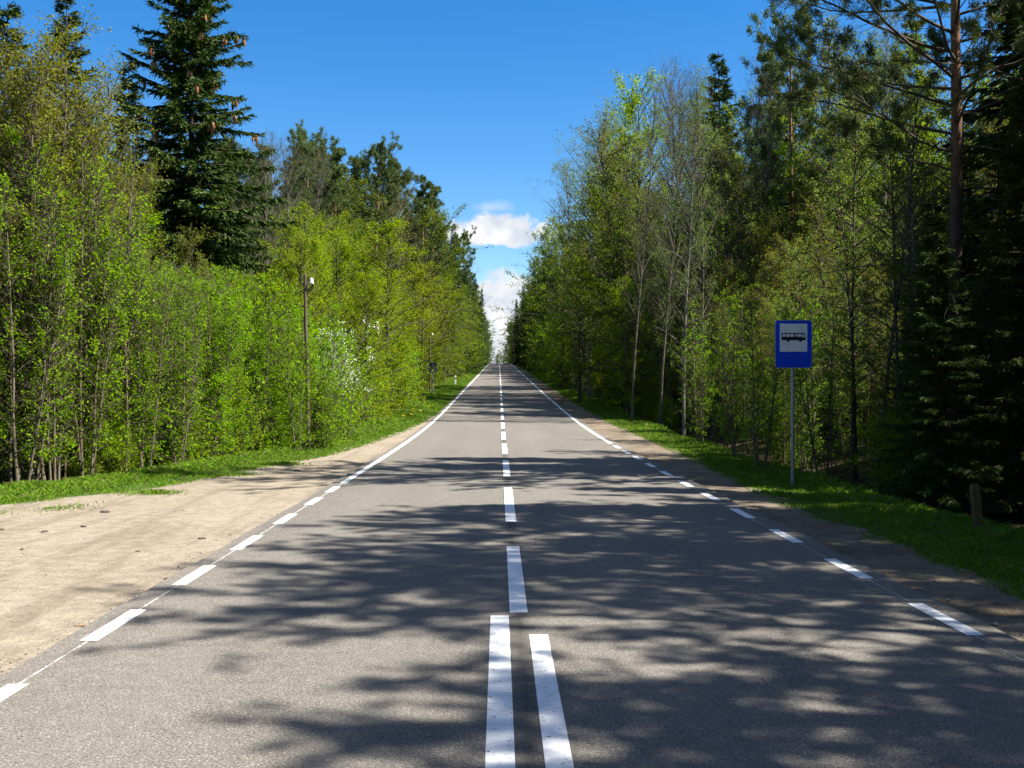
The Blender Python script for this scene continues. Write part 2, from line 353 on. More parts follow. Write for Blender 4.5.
rn = np.random.default_rng(5)
def wob(y, s, a): return a * (np.sin(y * 2.1 * s + 1) * 0.5 + np.sin(y * 5.3 * s) * 0.3 + np.sin(y * 11.7 * s + 2) * 0.25)
Yn = np.unique(np.concatenate([np.arange(-25, 60, 0.15), np.arange(60, 345, 2.0)]))
def zr(x, y): return zroad(y) + 0 * x
def road_x(y): return np.linspace(-2.83 + wob(y, 0.6, 0.015), 3.36 + wob(y + 9, 0.6, 0.02), 9)
grid('road', road_x, Yn, 0.012, M['asphalt'], 0, label='straight grey asphalt road running away through the forest', cat='road', zf=zr)
Yl = np.arange(-25, 46, 0.15)
grid('gravel_layby', lambda y: np.linspace(np.interp(y, *LG) - 0.1 + wob(y, 0.5, 0.16), -2.80, 24), Yl, 0.0, M['gravel'], 0, label='pale sandy gravel lay-by on the left side of the road', cat='lay-by')
grid('gravel_shoulder', lambda y: np.linspace(3.33, np.interp(y, *RG) + 0.1 + wob(y, 0.8, 0.14), 8), Yn, 0.0, M['shoulder'], 0, label='dusty brown gravel shoulder between right road edge and grass', cat='shoulder')
grid('grass_verge', lambda y: np.linspace(np.interp(y, *RG) - 0.15, np.interp(y, *RF) + 0.5, 10), Yn, -0.008, M['verge'], 0, label='grassy verge strip along the right gravel shoulder', cat='verge')
grid('grass_verge', lambda y: np.linspace(np.interp(y, *LF) - 0.5, np.interp(y, *LG) + 0.25, 10), Yn, -0.008, M['verge'], 0, label='grassy verge strip between the lay-by and the left thicket', cat='verge')

# ------------------------------------------------------------------ road markings
def stripe(mb, x0, x1, y0, y1, z=0.016):
    n = max(2, int((y1 - y0) / 1.0) + 1); yy = np.linspace(y0, y1, n)
    v = np.stack([np.stack([np.full(n, x0), yy, zroad(yy) + z], -1), np.stack([np.full(n, x1), yy, zroad(yy) + z], -1)], 1).reshape(-1, 3)
    i = np.arange(n - 1) * 2; mb.add(v, np.stack([i, i + 1, i + 3, i + 2], -1))
mb = MB()
stripe(mb, -0.06, 0.07, -14, 7.32); stripe(mb, 0.20, 0.322, -14, 6.76)
stripe(mb, 0.078, 0.208, 7.42, 10.5)
y = 12.4
while y < 96: stripe(mb, 0.08, 0.21, y, y + (4.2 if y < 15 else 4.0)); y += 6.25 if y < 15 else 6.0
stripe(mb, 0.08, 0.21, y, 330)
o = link('centre_line', mb.mesh('centre_line', [M['paint']])); tag(o, 'white centre line of the road, double in front and dashed beyond', 'road marking', None, 'structure')
mb = MB()
for a, b in ((0.9, 1.9), (2.8, 3.75), (4.72, 5.67), (6.63, 7.55), (8.49, 9.40), (10.3, 11.27), (12.25, 13.2), (14.2, 15.15), (15.9, 16.8)): stripe(mb, -2.70, -2.585, a, b)
stripe(mb, -2.70, -2.585, 17.4, 330)
o = link('left_edge_line', mb.mesh('edge_line', [M['paint']])); tag(o, 'white edge line beside the gravel lay-by, dashed then solid', 'road marking', None, 'structure')
mb = MB()
y = 0.7
while y < 29: stripe(mb, 3.08, 3.20, y, y + 1.0); y += 2.0
stripe(mb, 3.08, 3.20, 29.5, 330)
o = link('right_edge_line', mb.mesh('edge_line', [M['paint']])); tag(o, 'white edge line beside the right shoulder, dashed then solid', 'road marking', None, 'structure')
mb = MB(); stripe(mb, -2.652, -2.636, -10, 17.4, 0.0145); stripe(mb, 3.128, 3.138, -10, 29.5, 0.0145)
o = link('setting_out_line', mb.mesh('setting_out_line', [M['wornpaint']])); tag(o, 'thin worn white line running through the gaps of the edge dashes', 'road marking', None, 'structure')

# ------------------------------------------------------------------ tree generators
def polygrow(rng, S, D, ln, n, wobble, bend=(0, 0, 0)):
    """grow M polylines of n points from S along D"""
    S = np.asarray(S, float); D = np.asarray(D, float).copy(); Mn = len(S)
    D /= np.linalg.norm(D, axis=1, keepdims=True) + 1e-9
    P = np.zeros((Mn, n, 3)); P[:, 0] = S; st = (np.broadcast_to(ln, (Mn,)) / (n - 1))[:, None]
    bend = np.asarray(bend, float)
    for i in range(1, n):
        D = D + rng.normal(size=(Mn, 3)) * wobble + bend
        D /= np.linalg.norm(D, axis=1, keepdims=True) + 1e-9
        P[:, i] = P[:, i - 1] + D * st
    return P
def along(P, idx, s):
    """points and tangents at fraction s of polylines idx"""
    n = P.shape[1]; f = np.clip(s, 0, 0.9999) * (n - 1); i = f.astype(int); t = (f - i)[:, None]
    a = P[idx, i]; b = P[idx, i + 1]; return a + (b - a) * t, b - a
def unit(v): return v / (np.linalg.norm(v, axis=-1, keepdims=True) + 1e-9)

def decid(seed, H, r0, cb, nb, bl, el, n2, l2, nl, ls, n3=0, l3=0.0, droop=0.0, shape='round', stems=1, spread=0.10, wobble=0.05, upright=0.0, clump=0.0):
    rng = np.random.default_rng(seed); tr = MB(); cr = MB(); LP = []; LD = []
    for sidx in range(stems):
        h = H * (1 if sidx == 0 else rng.uniform(0.6, 0.95)); a = rng.uniform(0, 6.28); off = 0 if stems == 1 else 0.12 + 0.10 * rng.random()
        lean = 0.02 if stems == 1 else rng.uniform(0.05, 0.2)
        T = polygrow(rng, [[off * math.cos(a), off * math.sin(a), -0.25]], [[lean * math.cos(a), lean * math.sin(a), 1]], [h + 0.25], 12, wobble * 0.5, (0, 0, 0.05))
        rr = r0 * (1 if sidx == 0 else 0.75); tt = np.linspace(0, 1, 12)
        tr.tubes(T, (rr * (1 - 0.9 * tt) + 0.004 + rr * 0.35 * np.exp(-tt * 22))[None], 7)
        t = cb + (0.985 - cb) * (np.arange(nb) + rng.random(nb)) / nb
        s0, _ = along(T, np.zeros(nb, int), t)
        u = (t - cb) / (1 - cb)
        prof = {'round': 0.35 + 0.85 * np.sin(math.pi * np.clip(u * 0.8 + 0.18, 0, 1)), 'cone': 0.12 + 0.95 * (1 - u) ** 0.8, 'column': 0.45 + 0.55 * np.sin(math.pi * np.clip(u * 0.85 + 0.1, 0, 1)), 'vase': 0.4 + 0.6 * u * (1.35 - u) * 2}[shape]
        ln = bl * prof * rng.uniform(0.65, 1.2, nb) * (h / H)
        az = np.arange(nb) * 2.4 + rng.normal(size=nb) * 0.5 + a
        e = el + upright * u + rng.normal(size=nb) * 0.12
        D = np.stack([np.cos(az) * np.cos(e), np.sin(az) * np.cos(e), np.sin(e)], -1)
        P = polygrow(rng, s0, D, ln, 7, wobble * 1.6, (0, 0, -droop * 0.5))
        rb = np.minimum(rr * 0.45, 0.012 * ln + 0.004) 
        cr.tubes(P, rb[:, None] * (1 - 0.85 * np.linspace(0, 1, 7))[None] + 0.0025, 4, 1)
        idx = np.repeat(np.arange(nb), n2); sfr = rng.uniform(0.18, 1.0, len(idx))
        p2, tg = along(P, idx, sfr)
        d2 = unit(tg) + rng.normal(size=p2.shape) * 0.62 + np.array([0, 0, 0.1])
        P2 = polygrow(rng, p2, d2, l2 * ln[idx] / bl * rng.uniform(0.5, 1.25, len(idx)) + 0.08, 5, wobble * 2, (0, 0, -droop))
        cr.tubes(P2, np.full((len(idx), 1), 0.0032) * (1 - 0.75 * np.linspace(0, 1, 5))[None] + 0.0012, 3, 1)
        src = [(P2, nl // stems)]
        if n3:
            idx3 = np.repeat(np.arange(len(P2)), n3); p3, tg = along(P2, idx3, rng.uniform(0.15, 1, len(idx3)))
            P3 = polygrow(rng, p3, unit(tg) + rng.normal(size=p3.shape) * 0.7, l3 * rng.uniform(0.5, 1.2, len(idx3)), 4, wobble * 2, (0, 0, -droop * 1.6))
            cr.tubes(P3, np.full((len(idx3), 1), 0.0024) * (1 - 0.6 * np.linspace(0, 1, 4))[None] + 0.001, 3, 1)
            src = [(P2, nl // stems // 4), (P3, nl // stems * 3 // 4)]
        for PP, k in src:
            if clump > 0:
                wgt = rng.gamma(clump, 1, len(PP)); wgt /= wgt.sum(); ii = rng.choice(len(PP), k, p=wgt)
            else: ii = rng.integers(0, len(PP), k)
            q, tg = along(PP, ii, rng.beta(1.6, 1, k)); LP.append(q + rng.normal(size=q.shape) * spread * 0.4); LD.append(unit(tg) * 0.6 + rng.normal(size=q.shape) * 0.7 + np.array([0, 0, -0.15]))
    if nl:
        B = np.concatenate(LP); D = np.concatenate(LD); s = ls * rng.uniform(0.55, 1.25, len(B)); cr.blades(B, D, s, s * 0.66, rng, 0, (0, 0, 0.75))
    return tr, cr

def spruce(seed, H, Rm, r0, per=7, spacing=0.42, nbl=46, open_=0.0, bare=0.04, irregular=0.15, fine=1.0):
    rng = np.random.default_rng(seed); tr = MB(); cr = MB()
    T = polygrow(rng, [[0, 0, -0.3]], [[0, 0, 1]], [H + 0.3], 14, 0.008)
    tt = np.linspace(0, 1, 14); tr.tubes(T, (r0 * (1 - 0.96 * tt) + 0.006)[None], 8)
    zs = []; z = bare * H
    while z < H * 0.985: zs += [z + rng.normal() * 0.06 for _ in range(per if z < H * 0.9 else 4)]; z += spacing * (0.55 + 0.45 * (1 - z / H)) * rng.uniform(0.8, 1.25)
    zs = np.array(zs); nb = len(zs); u = np.clip(zs / H, 0, 1)
    ln = (Rm * (1 - u) ** 0.8 * (0.75 + 0.25 * np.minimum(1, u * 5)) + 0.12) * rng.uniform(1 - irregular * 2, 1 + irregular, nb)
    az = np.arange(nb) * (2 * math.pi / per) + np.repeat(rng.random(nb // per + 2) * 6.28, per)[:nb] + rng.normal(size=nb) * 0.25
    e = -0.18 + 0.75 * u ** 1.6 + rng.normal(size=nb) * 0.1
    D = np.stack([np.cos(az) * np.cos(e), np.sin(az) * np.cos(e), np.sin(e)], -1)
    s0 = np.stack([np.interp(zs, T[0, :, 2], T[0, :, 0]), np.interp(zs, T[0, :, 2], T[0, :, 1]), zs], -1)
    P = np.zeros((nb, 7, 3)); P[:, 0] = s0; d = D.copy()
    for i in range(1, 7):
        d = d + np.array([0, 0, 1.0]) * (np.where(i < 4, -0.13, 0.16)) * (1 - u)[:, None] + rng.normal(size=d.shape) * 0.04; d = unit(d); P[:, i] = P[:, i - 1] + d * (ln / 6)[:, None]
    tr.tubes(P, (0.008 + 0.010 * ln)[:, None] * (1 - 0.85 * np.linspace(0, 1, 7))[None], 4)
    cnt = np.maximum(6, (nbl * (0.25 + ln / Rm)).astype(int)); idx = np.repeat(np.arange(nb), cnt); s = rng.uniform(0.12 + open_, 1.02, len(idx))
    p, tg = along(P, idx, s); tg = unit(tg)
    side = unit(np.cross(tg, np.array([0, 0, 1.0]))) * np.where(rng.random(len(idx)) < 0.5, -1, 1)[:, None]
    bl = (0.22 + 0.26 * ln[idx] / Rm) * (1.25 - 0.75 * s) * rng.uniform(0.6, 1.3, len(idx))
    D2 = tg * rng.uniform(0.4, 1.0, (len(idx), 1)) + side * rng.uniform(0.2, 1.0, (len(idx), 1)) + np.array([0, 0, -1]) * rng.uniform(0.1, 1.1, (len(idx), 1)) * (1.1 - 0.6 * u[idx])[:, None]
    cr.blades(p, D2, bl, (0.045 + 0.12 * bl) * fine, rng)
    # finer needles that break up the outline
    i2 = rng.integers(0, len(p), len(p) * 2); f = rng.uniform(0.2, 1.0, len(i2))[:, None]
    q = p[i2] + unit(D2[i2]) * bl[i2][:, None] * f
    cr.blades(q, unit(D2[i2]) + rng.normal(size=q.shape) * 0.55, rng.uniform(0.08, 0.20, len(i2)), rng.uniform(0.018, 0.04, len(i2)) * fine, rng)
    tipw = np.where((u > 0.35) & (rng.random(nb) < 0.6))[0]
    return tr, cr, P[tipw, 6] * 0.7 + P[tipw, 5] * 0.3, T

def tufts(mb, cpts, dirs, rng, n, ln, w, mat=0):
    k = len(cpts); B = np.repeat(cpts, n, 0); D = np.repeat(unit(dirs), n, 0) * 0.75 + rng.normal(size=(k * n, 3)) * 0.62
    B = B + rng.normal(size=B.shape) * ln * 0.3
    mb.blades(B, D, ln * rng.uniform(0.6, 1.2, k * n), w, rng, mat)

def pine(seed, H, r0, cb, nb, bl, n2=8, n3=5, needles=26, nlen=0.19, nw=0.031, dead=14, lean=0.02, el=0.15, profile='round', deadl=1.6, extra=()):
    rng = np.random.default_rng(seed); tr = MB(); cr = MB()
    T = polygrow(rng, [[0, 0, -0.3]], [[lean, lean * 0.4, 1]], [H + 0.3], 14, 0.014, (0, 0, 0.02))
    tt = np.linspace(0, 1, 14); tr.tubes(T, (r0 * (1 - 0.88 * tt ** 1.2) + 0.3 * r0 * np.exp(-tt * 25))[None], 9)
    def prim(t, ln, e, n=7, wob_=0.13, bend=0.05):
        k = len(t); s0, _ = along(T, np.zeros(k, int), t); az = np.arange(k) * 2.4 + rng.normal(size=k) * 0.5
        D = np.stack([np.cos(az) * np.cos(e), np.sin(az) * np.cos(e), np.sin(e)], -1)
        return polygrow(rng, s0, D, ln, n, wob_, (0, 0, bend))
    t = cb + (0.985 - cb) * (np.arange(nb) + rng.random(nb)) / nb; u = (t - cb) / (1 - cb)
    pr = (0.55 + 0.6 * np.sin(math.pi * np.clip(u * 0.75 + 0.2, 0, 1))) if profile == 'round' else (0.2 + 0.9 * (1 - u) ** 0.7)
    ln = bl * pr * rng.uniform(0.55, 1.2, nb)
    P = prim(t, ln, el + 0.7 * u + rng.normal(size=nb) * 0.15)
    if extra:
        ex = np.array(extra); s0, _ = along(T, np.zeros(len(ex), int), ex[:, 0])
        Dx = np.stack([np.cos(ex[:, 1]) * np.cos(ex[:, 2]), np.sin(ex[:, 1]) * np.cos(ex[:, 2]), np.sin(ex[:, 2])], -1)
        P = np.concatenate([P, polygrow(rng, s0, Dx, ex[:, 3], 7, 0.08, (0, 0, 0.02))]); ln = np.concatenate([ln, ex[:, 3]]); nb = len(P)
    cr.tubes(P, (0.007 + 0.0072 * ln)[:, None] * (1 - 0.85 * np.linspace(0, 1, 7))[None] + 0.003, 5, 1)
    idx = np.repeat(np.arange(nb), n2); s = rng.uniform(0.3, 1.0, len(idx)); p, tg = along(P, idx, s)
    P2 = polygrow(rng, p, unit(tg) + rng.normal(size=p.shape) * 0.55 + np.array([0, 0, 0.25]), 0.32 * ln[idx] * rng.uniform(0.5, 1.2, len(idx)) + 0.1, 5, 0.15, (0, 0, 0.06))
    cr.tubes(P2, np.full((len(idx), 1), 0.0055) * (1 - 0.7 * np.linspace(0, 1, 5))[None] + 0.0015, 3, 1)
    i3 = np.repeat(np.arange(len(P2)), n3); p3, tg3 = along(P2, i3, rng.uniform(0.35, 1.0, len(i3)))
    d3 = unit(tg3) + rng.normal(size=p3.shape) * 0.5 + np.array([0, 0, 0.35])
    tufts(cr, p3 + unit(d3) * 0.05, d3, rng, needles, nlen, nw)
    if dead:
        td = rng.uniform(max(0.15, cb * 0.45), cb + 0.05, dead); Pd = prim(td, deadl * rng.uniform(0.4, 1.2, dead), rng.normal(size=dead) * 0.2 - 0.05, 6, 0.12, -0.03)
        cr.tubes(Pd, np.full((dead, 1), 0.012) * (1 - 0.8 * np.linspace(0, 1, 6))[None] + 0.002, 4, 1)
        ii = np.repeat(np.arange(dead), 5); pd, tg = along(Pd, ii, rng.uniform(0.3, 1, len(ii)))
        Pd2 = polygrow(rng, pd, unit(tg) + rng.normal(size=pd.shape) * 0.6, 0.3 * deadl * rng.uniform(0.4, 1.2, len(ii)), 4, 0.15)
        cr.tubes(Pd2, np.full((len(ii), 1), 0.005) * (1 - 0.7 * np.linspace(0, 1, 4))[None] + 0.001, 3, 1)
    return tr, cr

PROTO = {}
joined = bpy.data.collections.new("woodland_sources")   # joined copies used by the far wood only
JIDX = {}
def proto(key, name, tr, cr, H, bark, mats, extra=None):
    PROTO[key] = dict(name=name, H=H, trunk=tr.mesh('trunk', [bark]), crown=cr.mesh('crown', mats), extra=extra)
    j = MB(); j.merged(tr, 0); j.merged(cr, 1); PROTO[key]['joined'] = (j, [bark] + mats)
def join_proto(key):
    j, mats = PROTO[key]['joined']; o = bpy.data.objects.new('%02d_' % len(JIDX) + key, j.mesh(key, mats)); joined.objects.link(o); JIDX[key] = len(JIDX)

for i, s in enumerate((11, 12, 13)):
    tr, cr = decid(s, 7.0, 0.038, 0.06, 46, 0.95, 0.6, 6, 0.5, 6200, 0.078, droop=0.02, shape='column', stems=2 + i % 2, spread=0.16, clump=0.5, wobble=0.06, upright=0.3)
    proto('sapling%d' % i, 'sapling', tr, cr, 7.0, M['stem'], [M['fresh'], M['twig']])
for i, s in enumerate((14, 15)):
    tr, cr = decid(s, 7.5, 0.04, 0.14, 44, 0.85, 0.6, 6, 0.45, 3800, 0.076, droop=0.02, shape='column', stems=4 + i, spread=0.13, clump=0.3, wobble=0.05, upright=0.4)
    proto('sapling%d' % (3 + i), 'sapling', tr, cr, 7.5, M['stem'], [M['fresh'], M['twig']])
for i, s in enumerate((21, 22)):
    tr, cr = decid(s, 9.0, 0.05, 0.18, 44, 1.35, 0.85, 6, 0.55, 13000, 0.058, n3=2, l3=0.3, droop=0.02, shape='column', stems=2, spread=0.14, upright=0.3)
    proto('budding%d' % i, 'budding_tree', tr, cr, 9.0, M['graytwig'], [M['olive'], M['graytwig']])
for i, s in enumerate((31, 32, 33)):
    tr, cr = decid(s, 3.0, 0.022, 0.05, 22, 0.95, 0.6, 6, 0.45, 5200, 0.076, clump=0.7, droop=0.05, shape='round', stems=5, spread=0.2, wobble=0.09)
    proto('shrub%d' % i, 'shrub', tr, cr, 3.0, M['twig'], [M['fresh' if i < 2 else 'lime'], M['twig']])
for i, s in enumerate((41, 42, 43)):
    tr, cr = decid(s, 11.0, 0.11, 0.10, 70, 2.5, 0.28, 9, 0.9, 15500, 0.10, droop=0.03, shape='round', spread=0.24, wobble=0.06, upright=0.6, clump=0.6)
    proto('leafing%d' % i, 'leafing_tree', tr, cr, 11.0, M['bark'], [M['lime' if i < 2 else 'dull'], M['twig']])
for i, s in enumerate((51, 52)):
    tr, cr = decid(s, 16.0, 0.13, 0.22, 56, 2.9, 0.75, 7, 1.0, 13000, 0.075, n3=2, l3=0.7, droop=0.14, shape='round', spread=0.18, upright=0.3)
    proto('birch%d' % i, 'birch_tree', tr, cr, 16.0, M['birchbark'], [M['birch'], M['graytwig']])
for i, s in enumerate((61, 62)):
    tr, cr = decid(s, 14.0, 0.10, 0.28, 52, 2.2, 0.7, 8, 0.85, 3000, 0.05, n3=4, l3=0.45, droop=0.0, shape='column', spread=0.1, upright=0.4)
    proto('bare%d' % i, 'bare_tree', tr, cr, 14.0, M['graytwig'], [M['dull'], M['graytwig']])
for i, s in enumerate((65, 66)):   # slim roadside trees with thin leafing twigs
    tr, cr = decid(s, 12.0, 0.075, 0.22, 50, 1.9, 0.35, 7, 0.7, 8000, 0.075, n3=1, l3=0.3, droop=0.02, shape='column', spread=0.14, upright=0.5, clump=0.7)
    proto('slim%d' % i, 'slim_tree', tr, cr, 12.0, M['bark'], [M['dull' if i else 'birch'], M['twig']])
tr, cr, tips, T = spruce(71, 16.0, 4.0, 0.20, 8, 0.40, 150, bare=0.37, irregular=0.3); proto('spruce0', 'spruce_tree', tr, cr, 16.0, M['sprucebark'], [M['spruce']], tips)
tr, cr, tips, T = spruce(72, 15.0, 2.3, 0.15, 7, 0.46, 60, open_=0.05, irregular=0.25); proto('spruce1', 'spruce_tree', tr, cr, 15.0, M['sprucebark'], [M['spruce']], tips)
tr, cr, tips, T = spruce(73, 22.0, 3.0, 0.22, 7, 0.55, 70, irregular=0.2); proto('spruce2', 'spruce_tree', tr, cr, 22.0, M['sprucebark'], [M['spruce']], tips)
tr, cr, tips, T = spruce(74, 15.0, 2.4, 0.15, 7, 0.44, 170, irregular=0.25, fine=0.5); proto('spruce3', 'spruce_tree', tr, cr, 15.0, M['sprucebark'], [M['spruce']], tips)
tr, cr = pine(81, 18.0, 0.17, 0.52, 36, 2.5); proto('pine0', 'pine_tree', tr, cr, 18.0, M['pinebark'], [M['pine'], M['bark']])
tr, cr = pine(82, 19.0, 0.18, 0.42, 44, 2.5, profile='cone'); proto('pine1', 'pine_tree', tr, cr, 19.0, M['pinebark'], [M['pine'], M['bark']])
tr, cr = pine(83, 18.0, 0.16, 0.44, 44, 2.9, 9, 5, 30, nlen=0.13, nw=0.018, dead=8, el=0.2, deadl=1.8); proto('pine2', 'pine_tree', tr, cr, 18.0, M['pinebark'], [M['pine'], M['bark']])
# the bush in flower
tr, cr = decid(91, 3.6, 0.03, 0.08, 22, 1.0, 0.7, 7, 0.45, 2400, 0.07, shape='round', stems=4, spread=0.18)
rng = np.random.default_rng(92); allv = np.concatenate(cr.V); sel = allv[(allv[:, 2] > 1.5)]
pts = sel[rng.integers(0, len(sel), 170)]; q = np.repeat(pts, 9, 0) + rng.normal(size=(1530, 3)) * np.array([0.035, 0.035, 0.06])
cr.blades(q, rng.normal(size=q.shape), 0.045, 0.04, rng, 2)
proto('blossom', 'flowering_bush', tr, cr, 3.6, M['twig'], [M['fresh'], M['twig'], M['blossom']])
for k in ('sapling0', 'sapling1', 'shrub1', 'leafing0', 'leafing2', 'birch0', 'bare0', 'slim1', 'spruce1', 'spruce2', 'pine0', 'pine1', 'pine2'): join_proto(k)

random.seed(3)
def plant(key, X, Y, H, label, cat='tree', group=None, rot=None, wide=1.0, name=None, crown_mat=None):
    p = PROTO[key]; s = H / p['H']
    root = link(name or p['name'], None, None, (X, Y, gz(X, Y) - 0.03)); root.empty_display_size = 0.3
    root.rotation_euler = (0, 0, random.uniform(0, 6.28) if rot is None else rot); root.scale = (s * wide, s * wide, s)
    tag(root, label, cat, group)
    link('trunk', p['trunk'], root); link('crown', p['crown'], root); return root
def at(px, Y): return (px - VX) / F * Y
def htop(px, Y, py):
    X = at(px, Y); return EYE + (VY - py) / F * Y - gz(X, Y)
def hero(key, px, Y, py, label, cat='tree', group=None, wide=1.0, rot=None, name=None):
    return plant(key, at(px, Y), Y, htop(px, Y, py), label, cat, group, rot, wide, name)

#@@TREES
# ------------------------------------------------------------------ individual trees, left
big = hero('spruce0', 194, 35, -75, 'broad dark spruce with brown cones, tallest on the left', 'spruce', 'spruces on the left', 1.0, 0.6)
cm = MB(); prof = np.array([0.004, 0.02, 0.026, 0.024, 0.016, 0.004]); cz = np.linspace(0, -0.15, 6)
cm.tubes(np.stack([np.zeros(6), np.zeros(6), cz], -1), prof, 6)
cme = cm.mesh('cone', [M['cone']]); rc = random.Random(8)
tips = PROTO['spruce0']['extra']; tips = tips[(tips[:, 2] < 13.5) & (tips[:, 2] > 5.5) & (tips[:, 1] < 1.6)]; tips = tips[np.argsort(-tips[:, 2])][::2]
k = 0
for tp in tips[:60]:
    for _ in range(rc.choice((2, 3, 4))):
        if k >= 96: break
        c = link('cone', cme, big, (tp[0] * rc.uniform(.86, .98) + rc.uniform(-.07, .07), tp[1] * rc.uniform(.86, .98) + rc.uniform(-.07, .07), tp[2] - rc.uniform(0.03, .12))); c.rotation_euler = (rc.uniform(-.3, .3), rc.uniform(-.3, .3), rc.uniform(0, 6)); sz = rc.uniform(1.6, 2.3); c.scale = (sz, sz, sz); k += 1
hero('spruce1', 72, 33, -3, 'thin pointed spruce rising behind the olive budding trees', 'spruce', 'spruces on the left', 1.0)
hero('spruce1', 2, 31, 2, 'spruce cut off by the left edge of the picture', 'spruce', 'spruces on the left', 1.1)
hero('spruce1', 128, 38, 62, 'shorter spruce between the thin spruce and the broad one', 'spruce', 'spruces on the left', 1.0)
for px, Y, py, lab in ((268, 40, 152, 'bare grey tree just right of the broad coned spruce'), (300, 46, 150, 'bare grey tree with fine twigs, second right of the coned spruce')):
    hero('bare0' if px < 280 else 'bare1', px, Y, py, lab, 'tree', 'bare grey trees on the left', 0.9)
for key, px, Y, py, lab in (('pine0', 300, 62, 136, 'leftmost of the tall pines on the left skyline'), ('pine1', 333, 66, 150, 'second pine from the left on the left skyline'),
        ('pine0', 368, 74, 152, 'third pine from the left, rounded top on the left skyline'), ('pine0', 402, 80, 166, 'spreading pine with bare orange limbs on the left skyline'), ('pine1', 422, 92, 178, 'pine behind the spreading orange-limbed pine'),
        ('pine1', 431, 106, 188, 'last tall pine before the skyline drops to the pointed spruce')):
    hero(key, px, Y, py, lab, 'pine', 'pines on the left skyline', 1.0)
for px, Y, py, lab in ((453, 122, 222, 'small pointed spruce standing right of the last left pine'), (465, 150, 262, 'left-hand spruce beyond the pointed one'), (474, 185, 272, 'left spruce below the drifting cloud'), (481, 235, 288, 'left spruce near the far end of the road')):
    hero('spruce2', px, Y, py, lab, 'spruce', 'spruces far along the left', 0.9)
for i, (px, Y, py, lab) in enumerate(((-12, 19, 60, 'olive budding tree cut by the left picture edge'), (26, 20, 48, 'olive budding tree in front of the leftmost spruce'), (62, 21.5, 70, 'olive budding tree below the thin pointed spruce'), (100, 22, 95, 'olive budding tree sloping down towards the broad spruce'), (122, 24, 165, 'low olive budding tree at the foot of the coned spruce'), (168, 25, 240, 'yellowish budding tree in front of the coned spruce trunk'))):
    hero('budding%d' % (i % 2), px, Y, py, lab, 'tree', 'budding trees behind the lay-by', 1.1)
hero('leafing1', 392, 48, 232, 'bright lime-green bushy tree below the orange-limbed pine', 'tree', None, 1.1)
hero('leafing0', 366, 40, 282, 'lime-green tree left of the tallest lime one', 'tree', None, 1.1)
hero('leafing0', 420, 66, 270, 'lime-green tree behind the grey back of the far sign', 'tree', None, 1.1)
hero('leafing1', 444, 96, 290, 'yellow-green tree behind the dark timber pole', 'tree', None, 1.2)
hero('leafing2', 340, 50, 228, 'dull green leafing tree behind the flowering bush', 'tree', None, 1.0)
hero('blossom', 342, 31, 322, 'bush with white blossom sprays beside the pale timber pole', 'bush', None, 0.95)
hero('shrub0', 322, 26.9, 372, 'fresh green shrub partly in front of the white-flowering bush', 'shrub', None, 1.1)
hero('sapling2', 300, 26.0, 325, 'leafy sapling brushing the foot of the pale timber pole', 'sapling', None, 0.9)
hero('sapling0', 318, 27.6, 305, 'leafy sapling between the pale timber pole and the white-flowering bush', 'sapling', None, 1.0)
for key, px, Y, py, lab in (('bare1', 318, 64, 160, 'bare grey tree between the first two left pines'), ('leafing2', 350, 70, 182, 'dull green tree between the second and third left pines'), ('budding0', 385, 78, 188, 'olive budding tree left of the spreading pine'), ('bare0', 392, 76, 200, 'bare tree in front of the spreading pine'), ('leafing2', 424, 90, 215, 'dull green tree under the last two left pines'),
        ('leafing2', 434, 112, 236, 'dull green tree before the pointed spruce on the left'), ('pine1', 318, 70, 150, 'pine filling the gap behind the first two left pines'), ('pine1', 352, 78, 160, 'pine filling the gap behind the third left pine'), ('pine0', 388, 86, 172, 'pine just left of the spreading pine, behind it'), ('pine1', 418, 108, 194, 'pine just left of the last tall left pine')):
    hero(key, px, Y, py, lab, 'pine' if 'pine' in key else 'tree', None, 1.15)
hero('shrub0', 262, 26.5, 278, 'bright green tall shrub under the lower boughs of the coned spruce', 'shrub', None, 0.75)
hero('sapling1', 278, 26, 330, 'leafy sapling left of the pale timber pole', 'sapling', None, 1.2)

rl = random.Random(21)
for Y in np.arange(17, 27, 0.9):
    for k in range(2):
        X = float(np.interp(Y, *LF)) - 1.6 - k * 1.7 - rl.uniform(0, 1.0); px = VX + X / Y * F
        if -60 < px < 135: plant('budding%d' % rl.randrange(2), X, Y, min(9.5, 1.5 + (330 - max(0, px - 20) * 1.15) * Y / F), 'olive budding tree standing among the thicket saplings', 'tree', 'budding trees among the saplings', None, rl.uniform(0.9, 1.2))
def edge_l(Y): return float(np.interp(Y, *LF))
